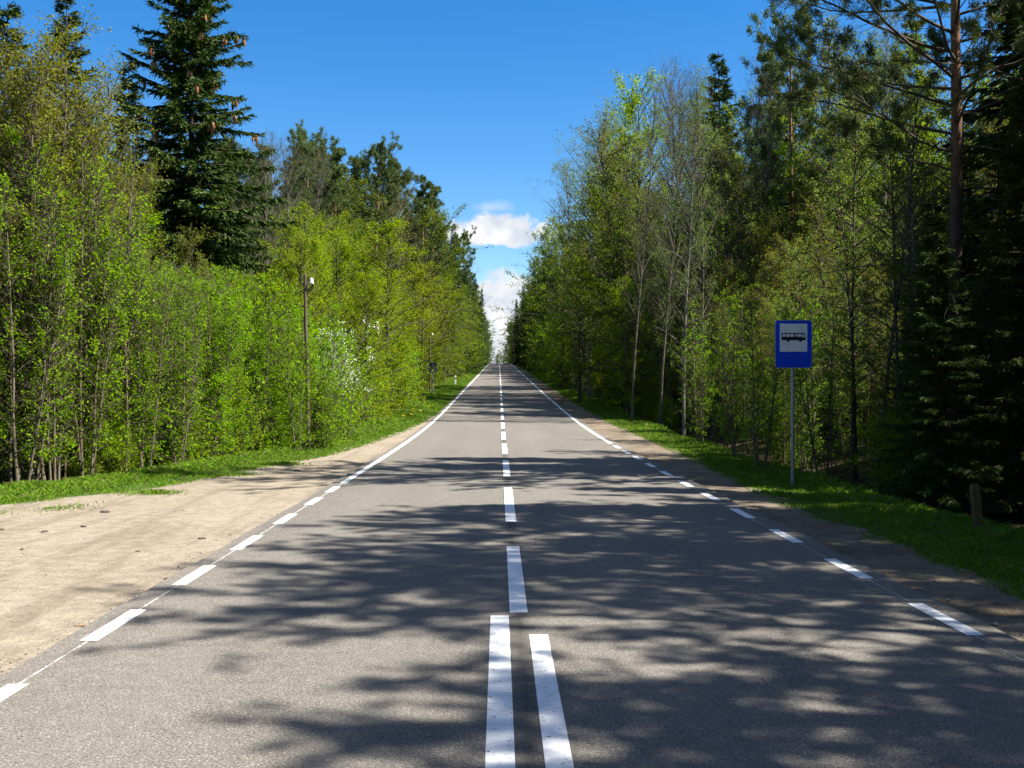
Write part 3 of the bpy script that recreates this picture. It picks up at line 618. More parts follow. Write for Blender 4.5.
# thicket of saplings behind the lay-by
n = 0
for Y in np.arange(15.5, 30, 0.42):
    for d in (0.35, 1.3, 2.4, 3.6):
        X = edge_l(Y) - d - rl.uniform(-0.3, 0.5); px = VX + X / Y * F
        if px < -40: continue
        H = rl.uniform(5.2, 8.2) if d > 1 else rl.uniform(4.4, 7.4)
        H = min(H, 1.4 + (125 + max(0, 190 - px) * 0.5) * Y / F) if px > 120 else min(H, 1.4 + 262 * Y / F)
        if px > 250: H *= 0.8
        plant('sapling%d' % (rl.randrange(3) if (px > 190 and rl.random() < 0.7) or rl.random() < 0.15 else 3 + rl.randrange(2)), X, Y, H, 'slim leafing sapling in the thicket behind the gravel lay-by', 'sapling', 'saplings in the thicket behind the lay-by', None, rl.uniform(0.8, 1.1)); n += 1
for Y in np.arange(15.5, 64, 0.62):
    X = edge_l(Y) - rl.uniform(0.0, 0.7)
    if VX + X / Y * F < -30: continue
    near = Y < 30
    if Y < 21.5 and rl.random() < 0.25: continue
    H = rl.uniform(0.8, 1.7) if Y < 21 else (rl.uniform(1.6, 3.0) if near else rl.uniform(2.2, 4.2))
    plant('shrub%d' % rl.randrange(3), X - H * 0.25, Y, H, 'fresh green shrub at the foot of the thicket by the lay-by grass' if near else 'fresh green shrub along the left verge past the lay-by', 'shrub', 'shrubs by the lay-by grass' if near else 'shrubs past the lay-by', None, rl.uniform(0.9, 1.3))
for Y in np.arange(30, 120, 2.3):
    for d in (1.3, 3.2):
        X = edge_l(Y) - d - rl.uniform(0, 1.0); lim = rl.random() < 0.6
        H = rl.uniform(5.0, 8.0) if d < 2 else rl.uniform(7, 10)
        if VX + X / Y * F < 292: H = min(H, 1.65 + 105 * Y / F)
        plant(('leafing%d' % rl.randrange(2)) if lim else rl.choice(('leafing2', 'sapling0', 'sapling2', 'budding1')), X, Y, H, 'yellow-green leafing tree in the left roadside row' if lim else 'thin half-leafed tree in the left roadside row', 'tree', 'lime trees in the left roadside row' if lim else 'thin trees in the left roadside row', None, rl.uniform(0.8, 1.0))

# ------------------------------------------------------------------ individual trees, right
bo = [(0.47, 3.0, 0.30, 3.1), (0.50, 3.35, 0.32, 3.5), (0.44, 2.8, 0.28, 3.0), (0.53, 3.1, 0.2, 3.4), (0.55, 3.5, 0.25, 3.2), (0.58, 2.7, 0.25, 3.0), (0.52, 4.0, 0.3, 2.8), (0.49, 2.3, 0.3, 2.6), (0.60, 3.2, 0.2, 3.3), (0.46, 0.2, 0.3, 2.6), (0.5, -0.5, 0.3, 2.8), (0.54, 0.6, 0.3, 2.6), (0.57, -0.1, 0.2, 2.6), (0.45, 4.6, 0.25, 2.4), (0.48, 5.2, 0.3, 2.4), (0.51, 1.4, 0.3, 2.4), (0.42, 3.3, 0.3, 2.2), (0.40, 2.9, 0.35, 2.0), (0.56, 4.4, 0.2, 2.6), (0.38, 0.4, 0.2, 2.0)]
tr, cr = pine(84, 15.5, 0.14, 0.56, 26, 3.0, 16, 6, 40, nlen=0.11, nw=0.012, dead=22, lean=-0.012, el=0.15, deadl=2.6, extra=bo)
proto('nearpine', 'pine_tree', tr, cr, 15.5, M['pinebark'], [M['pine'], M['bark']])
plant('nearpine', 8.05, 17.9, 15.5, 'big pine with orange flaking trunk and long bare boughs behind the bus stop sign', 'pine', None, 0.0)
for key, px, Y, py, w, lab, grp in (
        ('birch0', 588, 74, 118, 1.0, 'pale birch with hanging twigs, leftmost on the right skyline', 'birches on the right'), ('birch1', 612, 80, 128, 0.9, 'second pale birch on the right skyline', 'birches on the right'),
        ('leafing0', 632, 62, 92, 0.75, 'tall bright green tree beside the pale birches', None),
        ('bare0', 664, 50, 92, 0.85, 'bare brown tree right of the tall bright green one', 'bare trees on the right'), ('bare1', 690, 47, 84, 0.85, 'tallest bare tree with dark trunk on the right', 'bare trees on the right'), ('bare0', 760, 45, 78, 0.8, 'bare tree right of the pointed spruce', 'bare trees on the right'),
        ('spruce1', 725, 52, 48, 1.0, 'pointed narrow spruce among the bare trees on the right', 'spruces on the right'), ('slim0', 722, 44, 110, 0.9, 'slim yellow-green tree in front of the pointed spruce', None),
        ('pine1', 772, 50, 52, 1.0, 'dark pine on the right skyline, left of the pair', 'pines on the right skyline'), ('pine0', 796, 46, 30, 1.0, 'dark pine on the right skyline, right of the pair', 'pines on the right skyline'),
        ('birch1', 846, 43, 40, 0.8, 'birch with thin white stem seen through the pine boughs', 'birches on the right'), ('birch0', 884, 42, 30, 0.8, 'birch behind the boughs just left of the big pine', 'birches on the right'),
        ('slim1', 822, 42, 150, 1.0, 'thin leafing tree above the bus stop sign', None), ('slim0', 806, 28, 245, 1.0, 'low leafing tree right behind the bus stop sign', None),
        ('spruce3', 1036, 17.0, 30, 1.2, 'dark spruce at the right picture edge behind the big pine', 'spruces on the right'), ('slim1', 905, 21, 130, 1.0, 'slim dull tree in the shade left of the big pine', None), ('bare1', 880, 22, 90, 0.8, 'bare twiggy tree between the bus stop sign and the big pine', 'bare trees on the right'), ('slim0', 858, 24, 170, 1.0, 'slim leafing tree right of the bus stop sign', None), ('bare0', 925, 20, 110, 0.8, 'bare twiggy tree close on the left of the big pine', 'bare trees on the right'), ('budding1', 838, 45, 52, 1.1, 'olive budding tree rising left of the white-stemmed birches', None), ('budding0', 866, 47, 62, 1.1, 'olive budding tree between the white-stemmed birches', None), ('leafing2', 900, 50, 60, 0.9, 'dull green tree on the skyline left of the big pine', None), ('pine1', 925, 54, 22, 1.0, 'dark skyline pine behind the big near pine', 'pines on the right skyline'), ('budding1', 815, 52, 66, 1.1, 'olive budding tree right of the dark pair of skyline pines', None),
        ('spruce3', 940, 16.8, 205, 1.3, 'low dark spruce in front of the big pine trunk', 'spruces on the right'), ('spruce3', 965, 23, 150, 1.3, 'broad dark spruce behind the big pine', 'spruces on the right')):
    hero(key, px, Y, py, lab, 'spruce' if 'spruce' in key else 'pine' if 'pine' in key else 'birch' if 'birch' in key else 'tree', grp, w)
for key, px, Y, py, w, lab in (('budding0', 574, 78, 160, 1.2, 'olive budding tree close behind the leftmost pale birch'), ('budding1', 604, 70, 150, 1.2, 'olive budding tree between the two pale birches'), ('slim0', 622, 58, 135, 1.1, 'slim green tree under the tall bright green crown'), ('budding0', 648, 60, 128, 1.2, 'olive budding tree just right of the tall bright green crown'), ('budding1', 676, 62, 122, 1.2, 'olive budding tree behind the bare brown trunks'),
        ('leafing2', 704, 66, 128, 1.0, 'dull green tree left of the pointed spruce'), ('budding0', 742, 58, 118, 1.2, 'olive budding tree right of the pointed spruce'), ('budding1', 712, 50, 178, 1.2, 'low olive budding tree in front of the pointed spruce'), ('slim1', 756, 48, 160, 1.1, 'slim dull tree below the dark skyline pines'), ('leafing2', 786, 54, 118, 1.0, 'dull green tree under the dark pair of skyline pines'), ('slim0', 668, 46, 215, 1.1, 'slim green tree among the dark slender trunks'), ('slim1', 694, 44, 240, 1.1, 'slim dull tree beside the pale birch in the ditch'),
        ('leafing1', 560, 84, 232, 1.1, 'rounded yellow-green tree below the leftmost pale birch'), ('leafing0', 600, 66, 196, 1.0, 'yellow-green tree below the two pale birches'), ('leafing2', 640, 56, 190, 1.0, 'dull green tree before the tall bright green one'),
        ('leafing1', 580, 58, 268, 1.1, 'low yellow-green tree on the right verge, boughs in tiers'), ('leafing0', 626, 48, 285, 1.1, 'yellow-green tree with low tiers beside the pale ditch birch'), ('budding0', 610, 60, 225, 1.3, 'olive budding tree among the right yellow-green trees'), ('budding1', 664, 52, 225, 1.3, 'olive budding tree between the bare trunks on the right'),
        ('budding0', 770, 34, 240, 1.2, 'olive budding tree left above the bus stop sign'), ('budding1', 845, 30, 215, 1.2, 'olive budding tree right above the bus stop sign'), ('leafing2', 870, 44, 120, 1.0, 'leafing tree before the two white-stemmed birches'), ('leafing1', 815, 48, 110, 0.9, 'yellow-green tree seen left of the white-stemmed birches'), ('leafing0', 905, 40, 130, 1.0, 'yellow-green tree seen under the boughs of the big pine')):
    hero(key, px, Y, py, lab, 'tree', None, w)
hero('birch1', 590, 66, 140, 'pale leafing birch close to the verge, just below the leftmost skyline birch', 'birch', 'birches on the right', 1.1)
hero('birch0', 573, 80, 168, 'small pale birch at the left end of the right skyline', 'birch', 'birches on the right', 0.85)
for px, Y, py, lab in ((546, 122, 258, 'dark spruce where the right wood narrows the sky'), (533, 150, 268, 'right-hand spruce beside the lower cloud'), (524, 182, 284, 'right spruce below the lower cloud'), (517, 225, 298, 'right spruce near the far end of the road')):
    hero('spruce2', px, Y, py, lab, 'spruce', 'spruces far along the right', 0.9)
for px, Y, w, lab in ((684, 40, 0.6, 'straight birch with pale trunk standing in the right ditch'), (632, 43, 0.6, 'thin grey trunk at the right wood edge'), (660, 42, 0.6, 'dark slender trunk left of the pale birch in the ditch'), (702, 41, 0.6, 'dark slender trunk right of the pale birch in the ditch'), (738, 45, 0.6, 'dark slender trunk left of the bus stop sign')):
    hero('birch0' if px == 684 else 'bare1', px, Y, 90 if Y > 36 else 60, lab, 'tree', None, w)
rr_ = random.Random(77)
def edge_r(Y): return float(np.interp(Y, *RF))
for Y in np.arange(22, 130, 1.7):
    for d in (2.0, 4.2):
        X = edge_r(Y) + d + rr_.uniform(-0.5, 1.2)
        if VX + X / Y * F > 1060: continue
        lit = 24 < Y < 41
        if d > 3 and 44 < Y < 95 and rr_.random() < 0.5: continue
        r = rr_.random(); near = Y < 48
        key = rr_.choice(('slim0', 'slim1', 'sapling2', 'budding0')) if near else rr_.choice(('leafing2', 'leafing0', 'slim0', 'slim1', 'leafing0', 'leafing2'))
        H = min(rr_.uniform(3.5, 6.5), (X - 4.2) * 1.15) if lit else rr_.uniform(6, 9.5) if d < 3 else rr_.uniform(8, 12)
        plant(key, X, Y, H, 'thin half-leafed tree in the right wood edge near the bus stop' if near else 'leafing tree in the right wood edge farther along', 'tree', 'thin trees by the bus stop' if near else 'trees along the right farther on', None, rr_.uniform(0.8, 1.0))
for px, Y, H, lab in ((738, 24.5, 4.2, 'airy sapling in the ditch, well left of the bus stop sign pole'), (762, 21.5, 3.6, 'airy sapling just left of the bus stop sign pole'), (826, 22, 4.0, 'airy sapling just right of the bus stop sign pole'), (704, 30, 4.4, 'airy sapling at the foot of the dark slender trunk in the ditch'), (806, 25, 4.4, 'airy sapling in the ditch behind the bus stop sign pole'), (850, 26, 4.2, 'airy sapling in deep shade behind the ditch'), (778, 29, 4.8, 'airy sapling on the far ditch bank left of the bus stop sign'), (722, 35, 5.0, 'airy sapling beyond the ditch among the slender trunks'), (752, 33, 5.2, 'airy sapling behind the ditch with several thin stems')):
    plant('sapling%d' % (3 + rr_.randrange(2)), at(px, Y), Y, H, lab, 'sapling', None, None, 1.15)
for Y in np.arange(19, 90, 1.5):
    X = edge_r(Y) + rr_.uniform(1.0, 2.2)
    if 21 < Y < 42 and rr_.random() < 0.75: continue
    plant('shrub%d' % rr_.randrange(3), X, Y, rr_.uniform(1.2, 2.6), 'low leafing shrub on the right ditch bank', 'shrub', 'shrubs on the right ditch bank', None, rr_.uniform(0.9, 1.3))

# ------------------------------------------------------------------ the deep wood: one mass, instanced
def woodland(name, pts, label):
    """pts: (key, X, Y, H, wide)"""
    me = bpy.data.meshes.new(name); n = len(pts)
    me.vertices.add(n); me.vertices.foreach_set('co', np.array([(p[1], p[2], gz(p[1], p[2]) - 0.05) for p in pts], np.float32).ravel())
    a = me.attributes.new('kind_index', 'INT', 'POINT'); a.data.foreach_set('value', np.array([JIDX[p[0]] for p in pts], np.int32))
    rg = np.random.default_rng(len(pts))
    a = me.attributes.new('turn', 'FLOAT_VECTOR', 'POINT'); a.data.foreach_set('vector', np.array([(0, 0, rg.uniform(0, 6.28)) for p in pts], np.float32).ravel())
    a = me.attributes.new('size', 'FLOAT_VECTOR', 'POINT'); a.data.foreach_set('vector', np.array([(p[3] / PROTO[p[0]]['H'] * p[4],) * 2 + (p[3] / PROTO[p[0]]['H'],) for p in pts], np.float32).ravel())
    o = link(name, me); tag(o, label, 'wood', None, 'stuff')
    g = bpy.data.node_groups.new(name, 'GeometryNodeTree'); g.interface.new_socket('Geometry', in_out='INPUT', socket_type='NodeSocketGeometry'); g.interface.new_socket('Geometry', in_out='OUTPUT', socket_type='NodeSocketGeometry')
    gi = g.nodes.new('NodeGroupInput'); go = g.nodes.new('NodeGroupOutput'); ip = g.nodes.new('GeometryNodeInstanceOnPoints'); ci = g.nodes.new('GeometryNodeCollectionInfo')
    ci.inputs['Collection'].default_value = joined; ci.inputs['Separate Children'].default_value = True; ci.inputs['Reset Children'].default_value = True
    def attr(nm, t):
        x = g.nodes.new('GeometryNodeInputNamedAttribute'); x.data_type = t; x.inputs['Name'].default_value = nm; return next(s for s in x.outputs if s.enabled and s.name == 'Attribute')
    ip.inputs['Pick Instance'].default_value = True
    lk = g.links.new
    lk(gi.outputs[0], ip.inputs['Points']); lk(ci.outputs[0], ip.inputs['Instance']); lk(attr('kind_index', 'INT'), ip.inputs['Instance Index'])
    lk(attr('turn', 'FLOAT_VECTOR'), ip.inputs['Rotation']); lk(attr('size', 'FLOAT_VECTOR'), ip.inputs['Scale']); lk(ip.outputs[0], go.inputs[0])
    md = o.modifiers.new('scatter', 'NODES'); md.node_group = g; return o
rw = random.Random(99); pts = []
for Y in np.arange(20, 330, 2.6):                       # left, deep
    for k in range(3 if Y < 130 else 2):
        d = rw.uniform(5.0, 9.5) + k * 6; X = edge_l(Y) - d
        if Y > 120: X = -5.0 - rw.uniform(0.3, 8) - k * 5
        key = rw.choice(('pine0', 'pine1', 'spruce1', 'leafing2', 'bare0', 'spruce2', 'pine1', 'leafing0'))
        H = rw.uniform(9, 13) if Y < 52 else rw.uniform(14, 19) if Y < 130 else rw.uniform(15, 21)
        if key in ('leafing0', 'leafing2', 'sapling0'): H *= 0.7
        px = VX + X / Y * F
        if Y < 34: H = min(H, 9.5)
        if 120 < px < 285 and Y < 44: H = min(H, max(3.0, 1.65 + (135 if px > 160 else 200) * Y / F))
        elif Y < 150: H = min(H, 1.65 + (387 - (142 + max(0, px - 300) * 0.40)) * Y / F - gz(X, Y) - 0.5)
        pts.append((key, X, Y + rw.uniform(-1, 1), H, rw.uniform(0.85, 1.1)))
for Y in np.arange(120, 330, 3.0):
    X = -4.9 - rw.uniform(0.2, 1.6); pts.append((rw.choice(('leafing0', 'leafing2', 'shrub1', 'sapling1')), X, Y, rw.uniform(3, 7), 1.0))
for Y in np.arange(-30, 14, 2.6):                       # the wood runs on unseen behind the camera, added to cut sky fill
    for k in range(2): pts.append((rw.choice(('spruce1', 'pine0', 'leafing2')), -17 - k * 4.5 + rw.uniform(-1, 1), Y, rw.uniform(11, 15), 1.15))
woodland('woodland', pts, 'dense mixed wood behind the left roadside trees')
pts = []
for Y in np.arange(9, 330, 2.2):                       # right, deep
    for k in range(6 if Y < 70 else 4 if Y < 130 else 2):
        d = rw.uniform(5.0, 9.5) + k * 4.5; X = edge_r(Y) + d
        if Y > 130: X = 5.6 + rw.uniform(0.8, 8) + k * 5
        key = rw.choice(('leafing0', 'leafing2', 'slim1', 'birch0', 'pine1', 'spruce1') if 40 < Y < 120 and k < 3 else ('pine0', 'pine1', 'spruce1', 'spruce2', 'leafing2', 'birch0', 'spruce1'))
        H = rw.uniform(11, 14) if Y < 60 else rw.uniform(13, 17) if Y < 130 else rw.uniform(15, 21)
        if Y < 22: key = rw.choice(('spruce1', 'spruce1', 'pine1', 'spruce2'))
        if 21.5 < Y < 42 or 13.6 < Y < 16.6:
            H = min(rw.uniform(12, 17), max(3.0, (X - 5.5) * 1.12 * (0.6 if X < 17 and Y > 22 else 0.85 if Y > 22 else 1))); key = rw.choice(('spruce1', 'spruce1', 'slim1', 'leafing2', 'sapling1')) if Y > 22 else 'spruce1'
        if 42 <= Y < 78 and X < 24: H = min(H, 3.5 + (X - 6) * 0.8)
        pts.append((key, X, Y + rw.uniform(-1, 1), H, rw.uniform(0.85, 1.1) * (1.5 if H < 8 else 1)))
for Y in np.arange(90, 330, 3.0):
    X = 5.4 + rw.uniform(0.4, 1.8); pts.append((rw.choice(('leafing2', 'slim1', 'shrub1', 'spruce1')), X, Y, rw.uniform(3, 8), 1.0))
# trees beside and behind the camera whose crowns shade the near road
for key, X, Y, H, w in (('pine2', 9.0, -4.5, 15, 1.2), ('pine2', 8.8, 3.5, 11.3, 1.1), ('pine2', 8.8, 5.6, 13, 1.1), ('pine2', 9.6, 7.2, 13, 1.0), ('pine2', 8.8, 8.7, 12.9, 1.1), ('pine2', 9.3, 10.6, 12.6, 1.1), ('spruce1', 9.0, 12.2, 12.4, 1.1),
        ('pine2', 11, 2.2, 13, 1.1), ('spruce1', 12, 8.6, 14, 1.1), ('pine2', 8.6, 2.5, 10.6, 1.1), ('pine2', 8.4, 4.6, 9.0, 1.0), ('pine2', 11.5, 6.6, 15, 1.1), ('pine2', 11.6, 10.2, 14.6, 1.1), ('spruce1', 10.3, 19.0, 15.0, 1.2), ('spruce1', 11.5, 20.3, 16.5, 1.1)):
    pts.append((key, X, Y, H, w))
for Y in np.arange(-14, 14, 2.0):
    for k in range(4): pts.append((rw.choice(('spruce1', 'pine0', 'leafing2')), 14 + k * 4 + rw.uniform(-1, 1), Y, rw.uniform(11, 15), 1.1))
for Y in np.arange(-34, -6, 2.6):  # more unseen trees, added farther back to lower the sky light
    for k in range(2): pts.append((rw.choice(('spruce1', 'pine2', 'leafing2')), 8.5 + k * 4.5 + rw.uniform(-1, 1), Y, rw.uniform(12, 15), 1.15))
woodland('woodland', pts, 'dense dark wood behind the right roadside trees')
pts = []
for i in range(170):
    Y = rw.uniform(335, 640); X = rw.uniform(-40, 40) if Y > 560 else rw.choice((-1, 1)) * rw.uniform(4.6, 6.5) if Y < 480 and i % 2 else rw.choice((-1, 1)) * rw.uniform(5, 26)
    pts.append((rw.choice(('pine1', 'spruce2', 'leafing2', 'pine0')), X, Y, rw.uniform(15, 24) if abs(X) > 9 else rw.uniform(12, 19), 1.2))
woodland('woodland', pts, 'far wood closing the road beyond the crest')
#@@END

# ------------------------------------------------------------------ grass
def grass(name, pick, n, label, hmin=0.035, hmax=0.125):
    rng = np.random.default_rng(n); X, Y, dens = pick(rng, n); z = ground_z(X, Y) - 0.02
    h = rng.uniform(hmin, hmax, len(X)) * dens * (1 + 0.5 * np.sin(X * 3 + Y * 1.7) * np.sin(Y * 2.3 - X)) * np.clip(0.8 + Y / 90, 1, 1.6)
    a = rng.uniform(0, 6.28, len(X)); w = rng.uniform(0.002, 0.0048, len(X)) * np.clip(Y / 14, 1, 5)
    S = np.stack([np.cos(a), np.sin(a), 0 * a], -1); B = np.stack([X, Y, z], -1)
    ln = rng.normal(size=(len(X), 2)) * 0.35; up = np.stack([ln[:, 0] * h, ln[:, 1] * h, h], -1)
    v = np.stack([B - S * w[:, None], B + S * w[:, None], B + up * 0.6 + S * w[:, None] * 0.7, B + up + np.stack([ln[:, 0], ln[:, 1], -0.2 + 0 * a], -1) * h[:, None] * 0.5], 1)
    mb = MB(); mb.add(v.reshape(-1, 3), np.arange(4 * len(X)).reshape(-1, 4)); o = link(name, mb.mesh(name, [M['grass']])); tag(o, label, 'grass', None, 'stuff'); return o
def ydist(rng, n, a, b): return a * (b / a) ** rng.random(n)
def pick_r(rng, n):
    Y = ydist(rng, n, 5.5, 150); lo = np.interp(Y, *RG); hi = np.interp(Y, *RF) + 0.9; f = rng.beta(1.25, 1.0, n); X = lo - 0.12 + (hi - lo + 0.12) * f
    return X, Y, np.clip(0.45 + f * 1.3, 0, 1.2)
def pick_l(rng, n):
    Y = ydist(rng, n, 10.5, 190); lo = np.interp(Y, *LG); hi = np.interp(Y, *LF) - 0.8; f = rng.beta(1.15, 1.0, n); X = lo + 0.15 + (hi - lo - 0.15) * f
    return X, Y, np.clip(0.4 + f * 1.3, 0, 1.2)
grass('grass', pick_r, 260000, 'short green grass growing along the right verge')
grass('grass', pick_l, 300000, 'bright green grass growing along the left verge')
# loose tufts creeping onto the gravel
def pick_t(rng, n):
    cx = np.array([[-6.2, 14.2], [-5.4, 16.2], [-4.9, 19.5], [-7.1, 13.6], [-4.6, 22.0]]); i = rng.integers(0, 5, n); r = np.abs(rng.normal(size=n)) * 0.22; a = rng.uniform(0, 6.28, n)
    return cx[i, 0] + r * np.cos(a) * 1.5, cx[i, 1] + r * np.sin(a), np.full(n, 0.55)
grass('grass', pick_t, 6000, 'small grass tufts creeping onto the edge of the gravel lay-by')
# pebbles
rng = np.random.default_rng(44); mb = MB(); n = 3200
Y = ydist(rng, n, 3.5, 30); left = rng.random(n) < 0.55
X = np.where(left, np.interp(Y, *LG) + rng.random(n) * (-2.85 - np.interp(Y, *LG)), 3.4 + rng.random(n) * 0.9)
ed = rng.random(n) < 0.35; X = np.where(ed, np.where(left, -2.86 - np.abs(rng.normal(size=n)) * 0.12, 3.40 + np.abs(rng.normal(size=n)) * 0.15), X)
s = rng.gamma(2.0, 0.0024, n) + 0.003; oc = np.array([[1, 0, 0], [0, 1, 0], [-1, 0, 0], [0, -1, 0], [0, 0, 0.7], [0, 0, -0.7]], float)
v = np.stack([X, Y, ground_z(X, Y) + s * 0.25], -1)[:, None] + oc[None] * s[:, None, None] * rng.uniform(0.6, 1.3, (n, 6, 1))
ft = np.array([[0, 1, 4], [1, 2, 4], [2, 3, 4], [3, 0, 4], [1, 0, 5], [2, 1, 5], [3, 2, 5], [0, 3, 5]])
mb.add(v.reshape(-1, 3), None, (ft[None] + (np.arange(n) * 6)[:, None, None]).reshape(-1, 3))
tag(link('pebbles', mb.mesh('pebbles', [M['stone']])), 'loose pebbles scattered over the gravel lay-by and shoulder', 'pebbles', None, 'stuff')
# dead leaves in the shade of the right bank and at the foot of the left thicket
mb = MB(); n = 9000; Y = ydist(rng, n, 8, 60); left = rng.random(n) < 0.5
X = np.where(left, np.interp(Y, *LF) + 0.3 - np.abs(rng.normal(size=n)) * 1.6, np.interp(Y, *RF) - 0.2 + np.abs(rng.normal(size=n)) * 1.8)
D = rng.normal(size=(n, 3)) * np.array([1, 1, 0.25]); mb.blades(np.stack([X, Y, ground_z(X, Y) + rng.uniform(0, 0.03, n)], -1), D, rng.uniform(0.04, 0.09, n), rng.uniform(0.03, 0.05, n), rng)
tag(link('leaf_litter', mb.mesh('leaf_litter', [M['dryleaf']])), 'dry brown leaves lying along the foot of both wood edges', 'leaves', None, 'stuff')
# yellow dandelions in the left verge
hd = MB(); st = MB()
for i in range(4):
    a0 = np.arange(14) * 2.4 + i; el = 0.1 + 0.4 * i; hd.blades(np.tile([0, 0, 0.10], (14, 1)), np.stack([np.cos(a0) * math.cos(el), np.sin(a0) * math.cos(el), np.full(14, math.sin(el))], -1), 0.05 - 0.006 * i, 0.016, rng)
st.tubes(np.array([[0, 0, -0.02], [0.004, 0, 0.05], [0, 0, 0.105]]), np.array([0.004, 0.0035, 0.003]), 5)
hm = hd.mesh('flower_head', [M['yellow']]); sm_ = st.mesh('stem', [M['grass']])
for x, y in ((-3.75, 44), (-3.9, 46.5), (-3.6, 47), (-4.0, 43), (-3.5, 52), (-4.1, 49)):
    rt = link('dandelion', None, None, (x, y, gz(x, y))); tag(rt, 'yellow dandelion in the left verge before the far sign', 'flower', 'dandelions in the left verge'); rt.scale = (1.8, 1.8, 1.8)
    link('flower_head', hm, rt); link('stem', sm_, rt)

# ------------------------------------------------------------------ bus stop signs
def rrect(w, h, r, k=6):
    out = []
    for cx, cz, a0 in ((w / 2 - r, h / 2 - r, 0), (-w / 2 + r, h / 2 - r, 90), (-w / 2 + r, -h / 2 + r, 180), (w / 2 - r, -h / 2 + r, 270)):
        for i in range(k + 1): a = R(a0 + 90 * i / k); out.append((cx + r * math.cos(a), cz + r * math.sin(a)))
    return out
def plate(name, outline, y0, y1, mat, parent, holes=None):
    """outline in X,Z made solid between y0 (front) and y1 (back)"""
    me = bpy.data.meshes.new(name); n = len(outline)
    vs = [(x, y0, z) for x, z in outline] + [(x, y1, z) for x, z in outline]
    fs = [tuple(range(n)), tuple(range(2 * n - 1, n - 1, -1))] + [(i, i + n, (i + 1) % n + n, (i + 1) % n) for i in range(n)]
    me.from_pydata(vs, [], fs); me.materials.append(mat); me.update(); return link(name, me, parent)
def rect(x0, z0, x1, z1): return [(x0, z0), (x1, z0), (x1, z1), (x0, z1)]
def frame_ring(name, o1, o2, y0, y1, mat, parent):
    me = bpy.data.meshes.new(name); n = len(o1)
    vs = [(x, y0, z) for x, z in o1] + [(x, y0, z) for x, z in o2] + [(x, y1, z) for x, z in o1] + [(x, y1, z) for x, z in o2]
    fs = []
    for i in range(n):
        j = (i + 1) % n; fs += [(i, j, n + j, n + i), (2 * n + i, 3 * n + i, 3 * n + j, 2 * n + j), (i, 2 * n + i, 2 * n + j, j), (n + i, n + j, 3 * n + j, 3 * n + i)]
    me.from_pydata(vs, [], fs); me.materials.append(mat); me.update(); return link(name, me, parent)
def bus_sign(X, Y, rotz, label, w, h, zc, top):
    root = link('bus_stop_sign', None, None, (X, Y, gz(X, Y))); root.rotation_euler = (0, 0, rotz); tag(root, label, 'sign')
    mb = MB(); mb.tubes(np.array([[0, 0.045, -0.3], [0, 0.045, 1.0], [0, 0.045, top]]), np.array([0.03, 0.03, 0.03]), 12); mb.tubes(np.array([[0, 0.045, top - 0.001], [0, 0.045, top + 0.012]]), np.array([0.031, 0.004]), 12)
    part('pole', mb, [M['zinc']], root, True)
    pan = plate('sign_panel', [(x, z + zc) for x, z in rrect(w - 0.012, h - 0.012, 0.035)], -0.004, 0.006, M['blue'], root)
    plate('back_plate', [(x, z + zc) for x, z in rrect(w - 0.016, h - 0.016, 0.034)], 0.0065, 0.009, M['signback'], root)
    frame_ring('rim', [(x, z + zc) for x, z in rrect(w, h, 0.042)], [(x, z + zc) for x, z in rrect(w - 0.022, h - 0.022, 0.034)], -0.007, 0.014, M['zinc'], root)
    for dz in (-h * 0.28, h * 0.28):
        b = MB(); b.box((0, 0.025, zc + dz), (0.34, 0.012, 0.035)); b.box((0, 0.078, zc + dz), (0.09, 0.008, 0.035)); b.box((-0.04, 0.05, zc + dz), (0.008, 0.06, 0.035)); b.box((0.04, 0.05, zc + dz), (0.008, 0.06, 0.035)); part('bracket', b, [M['zinc']], root)
    fw = w * 0.74; fc = zc + h * 0.5 - 0.075 * h - fw * 0.5
    fld = plate('white_field', [(x, z + fc) for x, z in rrect(fw, fw, 0.008)], -0.0065, -0.0041, M['white'], pan)
    # bus facing right, as on the panel
    bw, bh = fw * 0.88, fw * 0.26; x0 = -bw / 2; z0 = fc - 0.09 * fw
    body = [(x0, z0), (x0 + bw * 0.995, z0), (x0 + bw, z0 + bh * 0.25), (x0 + bw * 0.985, z0 + bh * 0.85), (x0 + bw * 0.965, z0 + bh), (x0 + bw * 0.02, z0 + bh), (x0, z0 + bh * 0.92)]
    bus = plate('bus_symbol', body, -0.0092, -0.0066, M['black'], fld)
    for cx in (0.285, 0.785):
        plate('wheel_mark', [(x0 + bw * cx + bw * 0.062 * math.cos(a), z0 - bh * 0.02 + bw * 0.062 * math.sin(a)) for a in np.linspace(0, 2 * math.pi, 18)[:-1]], -0.0098, -0.0067, M['black'], bus)
    wz0, wz1 = z0 + bh * 0.47, z0 + bh * 0.86
    for a, b in ((0.035, 0.15), (0.185, 0.33), (0.365, 0.50), (0.555, 0.62), (0.655, 0.835), (0.875, 0.96)):
        zlo = wz0 if a < 0.87 else z0 + bh * 0.34
        plate('window_mark', rect(x0 + bw * a, zlo, x0 + bw * b, wz1), -0.0105, -0.0093, M['white'], bus)
    return root
X0 = at(794.5, 17.6)
bus_sign(X0, 17.6, R(4), 'blue bus stop sign, black bus on white, standing on the right verge', 0.655, 0.83, 2.39 - gz(X0, 17.6), 2.78 - gz(X0, 17.6))
bus_sign(at(433, 66), 66, R(180 - 5), 'far roadside sign seen from its grey back on the left verge', 0.52, 0.66, 1.95, 2.3)

